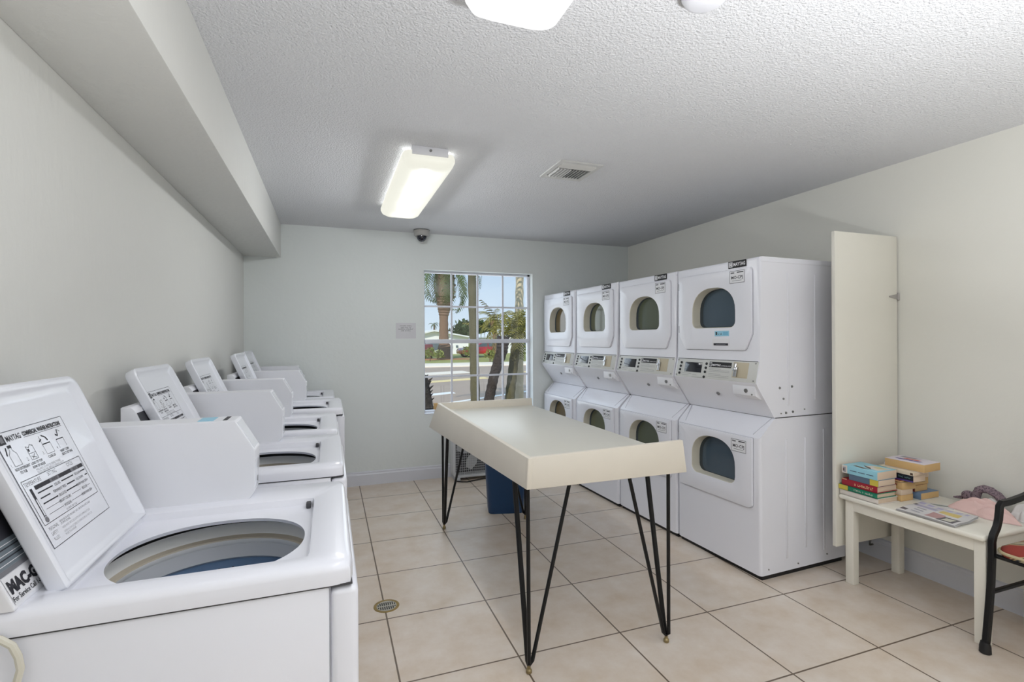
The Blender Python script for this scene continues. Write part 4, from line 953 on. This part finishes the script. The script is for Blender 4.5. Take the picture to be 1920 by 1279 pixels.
bush('shrub', 'small shrub in front of the red car', (9.15, 29.2, 0), (.38, .3, .75), M_bushy, 24, 120, .18)
bush('shrub', 'green shrub at the right end of the lawn', (11.8, 31, 0), (.4, .35, 1.2), M_bushy, 25, 120, .2)
bush('broadleaf_tree', 'wide leafy tree behind the gap between the white houses', (17.2, 62, 0), (2.9, 2, 3.2), M_leafd, 31, 1500, .5, 'tree', .6)
bush('broadleaf_tree', 'dark leafy tree behind the left end of the white house', (10.6, 64, 0), (2.4, 2, 1.9), M_leafd, 32, 600, .5, 'tree', .4)
bush('broadleaf_tree', 'leafy tree rising at the far right behind the second house', (23.5, 60, 0), (2.6, 2, 3.0), M_leafd, 33, 700, .5, 'tree', .4)
struct(MB().box((5.6, 33.0, .0), (9.2, 35.2, .04), .02).build('ground_mulch', M_mulch), 'brown mulch bed around the stout palm', 'mulch')
# houses
h = thing('house', 'white low house with a shallow gable roof left of centre across the street', 'house', (9.6, 48, 0))
MB().box((-2.9, -2, 0), (2.7, 4, 1.5)).prism([(-2.9, 1.5), (2.7, 1.5), (2.7, 1.55), (-.6, 2.1), (-2.9, 1.6)], 'y', -2, 4).build('walls', M_hw, h, smooth=0)
MB().prism([(-3.2, 1.52), (-.6, 2.12), (3.0, 1.50), (3.0, 1.62), (-.6, 2.26), (-3.2, 1.64)], 'y', -2.4, 4.2).build('roof', M_hroof, h, smooth=0)
for x0, x1, z0, z1 in ((-1.55, -1.25, .45, 1.05), (-1.2, .0, .4, 1.1), (.98, 1.2, 1.1, 1.3), (1.5, 1.72, 1.1, 1.3), (.98, 1.2, .55, .8), (1.5, 1.72, .6, .82)):
    MB().box((x0, -2.04, z0), (x1, -1.98, z1)).build('house_window', M_hwin, h, smooth=0)
h2 = thing('house', 'white house partly hidden behind the dark leaning palm', 'house', (16.2, 48, 0))
MB().box((-2.0, -2, 0), (4.5, 4, 1.55)).build('walls', M_hw, h2, smooth=0)
MB().prism([(-2.3, 1.5), (.6, 2.2), (4.9, 1.5), (4.9, 1.62), (.6, 2.34), (-2.3, 1.62)], 'y', -2.4, 4.2).build('roof', M_hroof, h2, smooth=0)
for x0, x1, z0, z1 in ((-1.75, -.8, .5, 1.05), (1.2, 2.2, .5, 1.1)): MB().box((x0, -2.04, z0), (x1, -1.98, z1)).build('house_window', M_hwin, h2, smooth=0)
# red car, nose to the left
car = thing('car', 'red car parked in front of the white houses', 'car', (11.05, 37.5, 0), R(6)); M_red = mat('red_car_paint', (196, 40, 44), .25, coat=.6)
prof = [(-1.75, .28), (-1.78, .55), (-1.6, .72), (-.75, .80), (-.2, 1.2), (.75, 1.22), (1.35, .88), (1.8, .82), (1.85, .5), (1.8, .28)]
MB().prism(prof, 'y', -.8, .8, .05).build('body', M_red, car)
MB().prism([(-.66, .82), (-.18, 1.13), (.2, 1.14), (.2, .82)], 'y', -.815, .815).prism([(.28, .82), (.28, 1.14), (.7, 1.14), (1.1, .86)], 'y', -.815, .815).build('side_window', M_hwin, car, smooth=0)
for x in (-1.1, 1.15):
    for y in (-.72, .72):
        wb = MB().cyl((x, y-.11, .31), (x, y+.11, .31), .31, n=24).build('wheel', M_black, car); MB().cyl((x, y-.12, .31), (x, y+.12, .31), .18, n=16).build('hubcap', M_chrome, wb)
MB().box((-1.79, -.68, .56), (-1.62, -.40, .68), .02).build('headlamp', M_sticker, car)
rc = thing('parked_van', 'dark red van end at the far left of the lawn', 'car', (6.35, 37, 0)); 
MB().box((-.35, -1.6, .25), (.55, 1.6, 1.05), .08).build('body', mat('maroon_paint', (112, 52, 58), .35), rc)
for x in (-.28, .48):
    for y in (-1.1, 1.1): MB().cyl((x-.06, y, .26), (x+.06, y, .26), .26, n=18).build('wheel', M_black, rc)

# ------------------------------------------------------------------ light
wd = bpy.data.worlds.new('sky'); bpy.context.scene.world = wd; wd.use_nodes = True; nt = wd.node_tree; bg = nt.nodes['Background']
tc = nt.nodes.new('ShaderNodeTexCoord'); sx = nt.nodes.new('ShaderNodeSeparateXYZ'); rp = nt.nodes.new('ShaderNodeValToRGB')
rp.color_ramp.elements[0].position = .0; rp.color_ramp.elements[0].color = (*lin((216, 232, 246)), 1); rp.color_ramp.elements[1].position = .35; rp.color_ramp.elements[1].color = (*lin((160, 202, 246)), 1)
nt.links.new(tc.outputs['Generated'], sx.inputs[0]); nt.links.new(sx.outputs['Z'], rp.inputs[0]); nt.links.new(rp.outputs[0], bg.inputs[0]); bg.inputs[1].default_value = .74
lamp('SUN', 'sun', (0, -10, 20), (R(48), 0, R(-28)), 2.3, (1, .95, .86), angle=R(.6))
lamp('AREA', 'bounce_fill', (1.35, -0.1, .95), (R(196), 0, 0), 58.0, (.95, .972, 1), shape='DISK', size=.5)  # unseen fill lamp added near the camera, bounced off the ceiling to brighten the room
lamp('AREA', 'window_daylight', ((WX0+WX1)/2, YB+.32, 1.4), (R(-84), 0, 0), 6.0, (.93, .97, 1), shape='RECTANGLE', size=1.15, size_y=1.4)

# ------------------------------------------------------------------ camera
yaw, roll, f, cy_ = R(19.9206), R(-.28256), 945.01, 635.45
c1, s1_, c2, s2_ = math.cos(yaw), math.sin(yaw), math.cos(roll), math.sin(roll)
Ry = Matrix(((c1, -s1_, 0), (0, 0, -1), (s1_, c1, 0))); Rr = Matrix(((c2, -s2_, 0), (s2_, c2, 0), (0, 0, 1))); Rc = Rr @ Ry
cam = bpy.data.cameras.new('camera'); co_ = bpy.data.objects.new('camera', cam); C.objects.link(co_)
r_, d_, fw = Rc[0], Rc[1], Rc[2]
co_.matrix_world = Matrix(((r_[0], -d_[0], -fw[0], 0), (r_[1], -d_[1], -fw[1], 0), (r_[2], -d_[2], -fw[2], 1.4), (0, 0, 0, 1)))
cam.sensor_fit = 'HORIZONTAL'; cam.sensor_width = 36; cam.lens = f*36/1920; cam.shift_y = (cy_-639.5)/1920; cam.clip_start = .02; cam.clip_end = 400
sc_ = bpy.context.scene; sc_.camera = co_
vs_ = sc_.view_settings; vs_.view_transform = 'Standard'; vs_.look = 'None'; vs_.gamma = 1; vs_.use_curve_mapping = False; vs_.exposure = .5
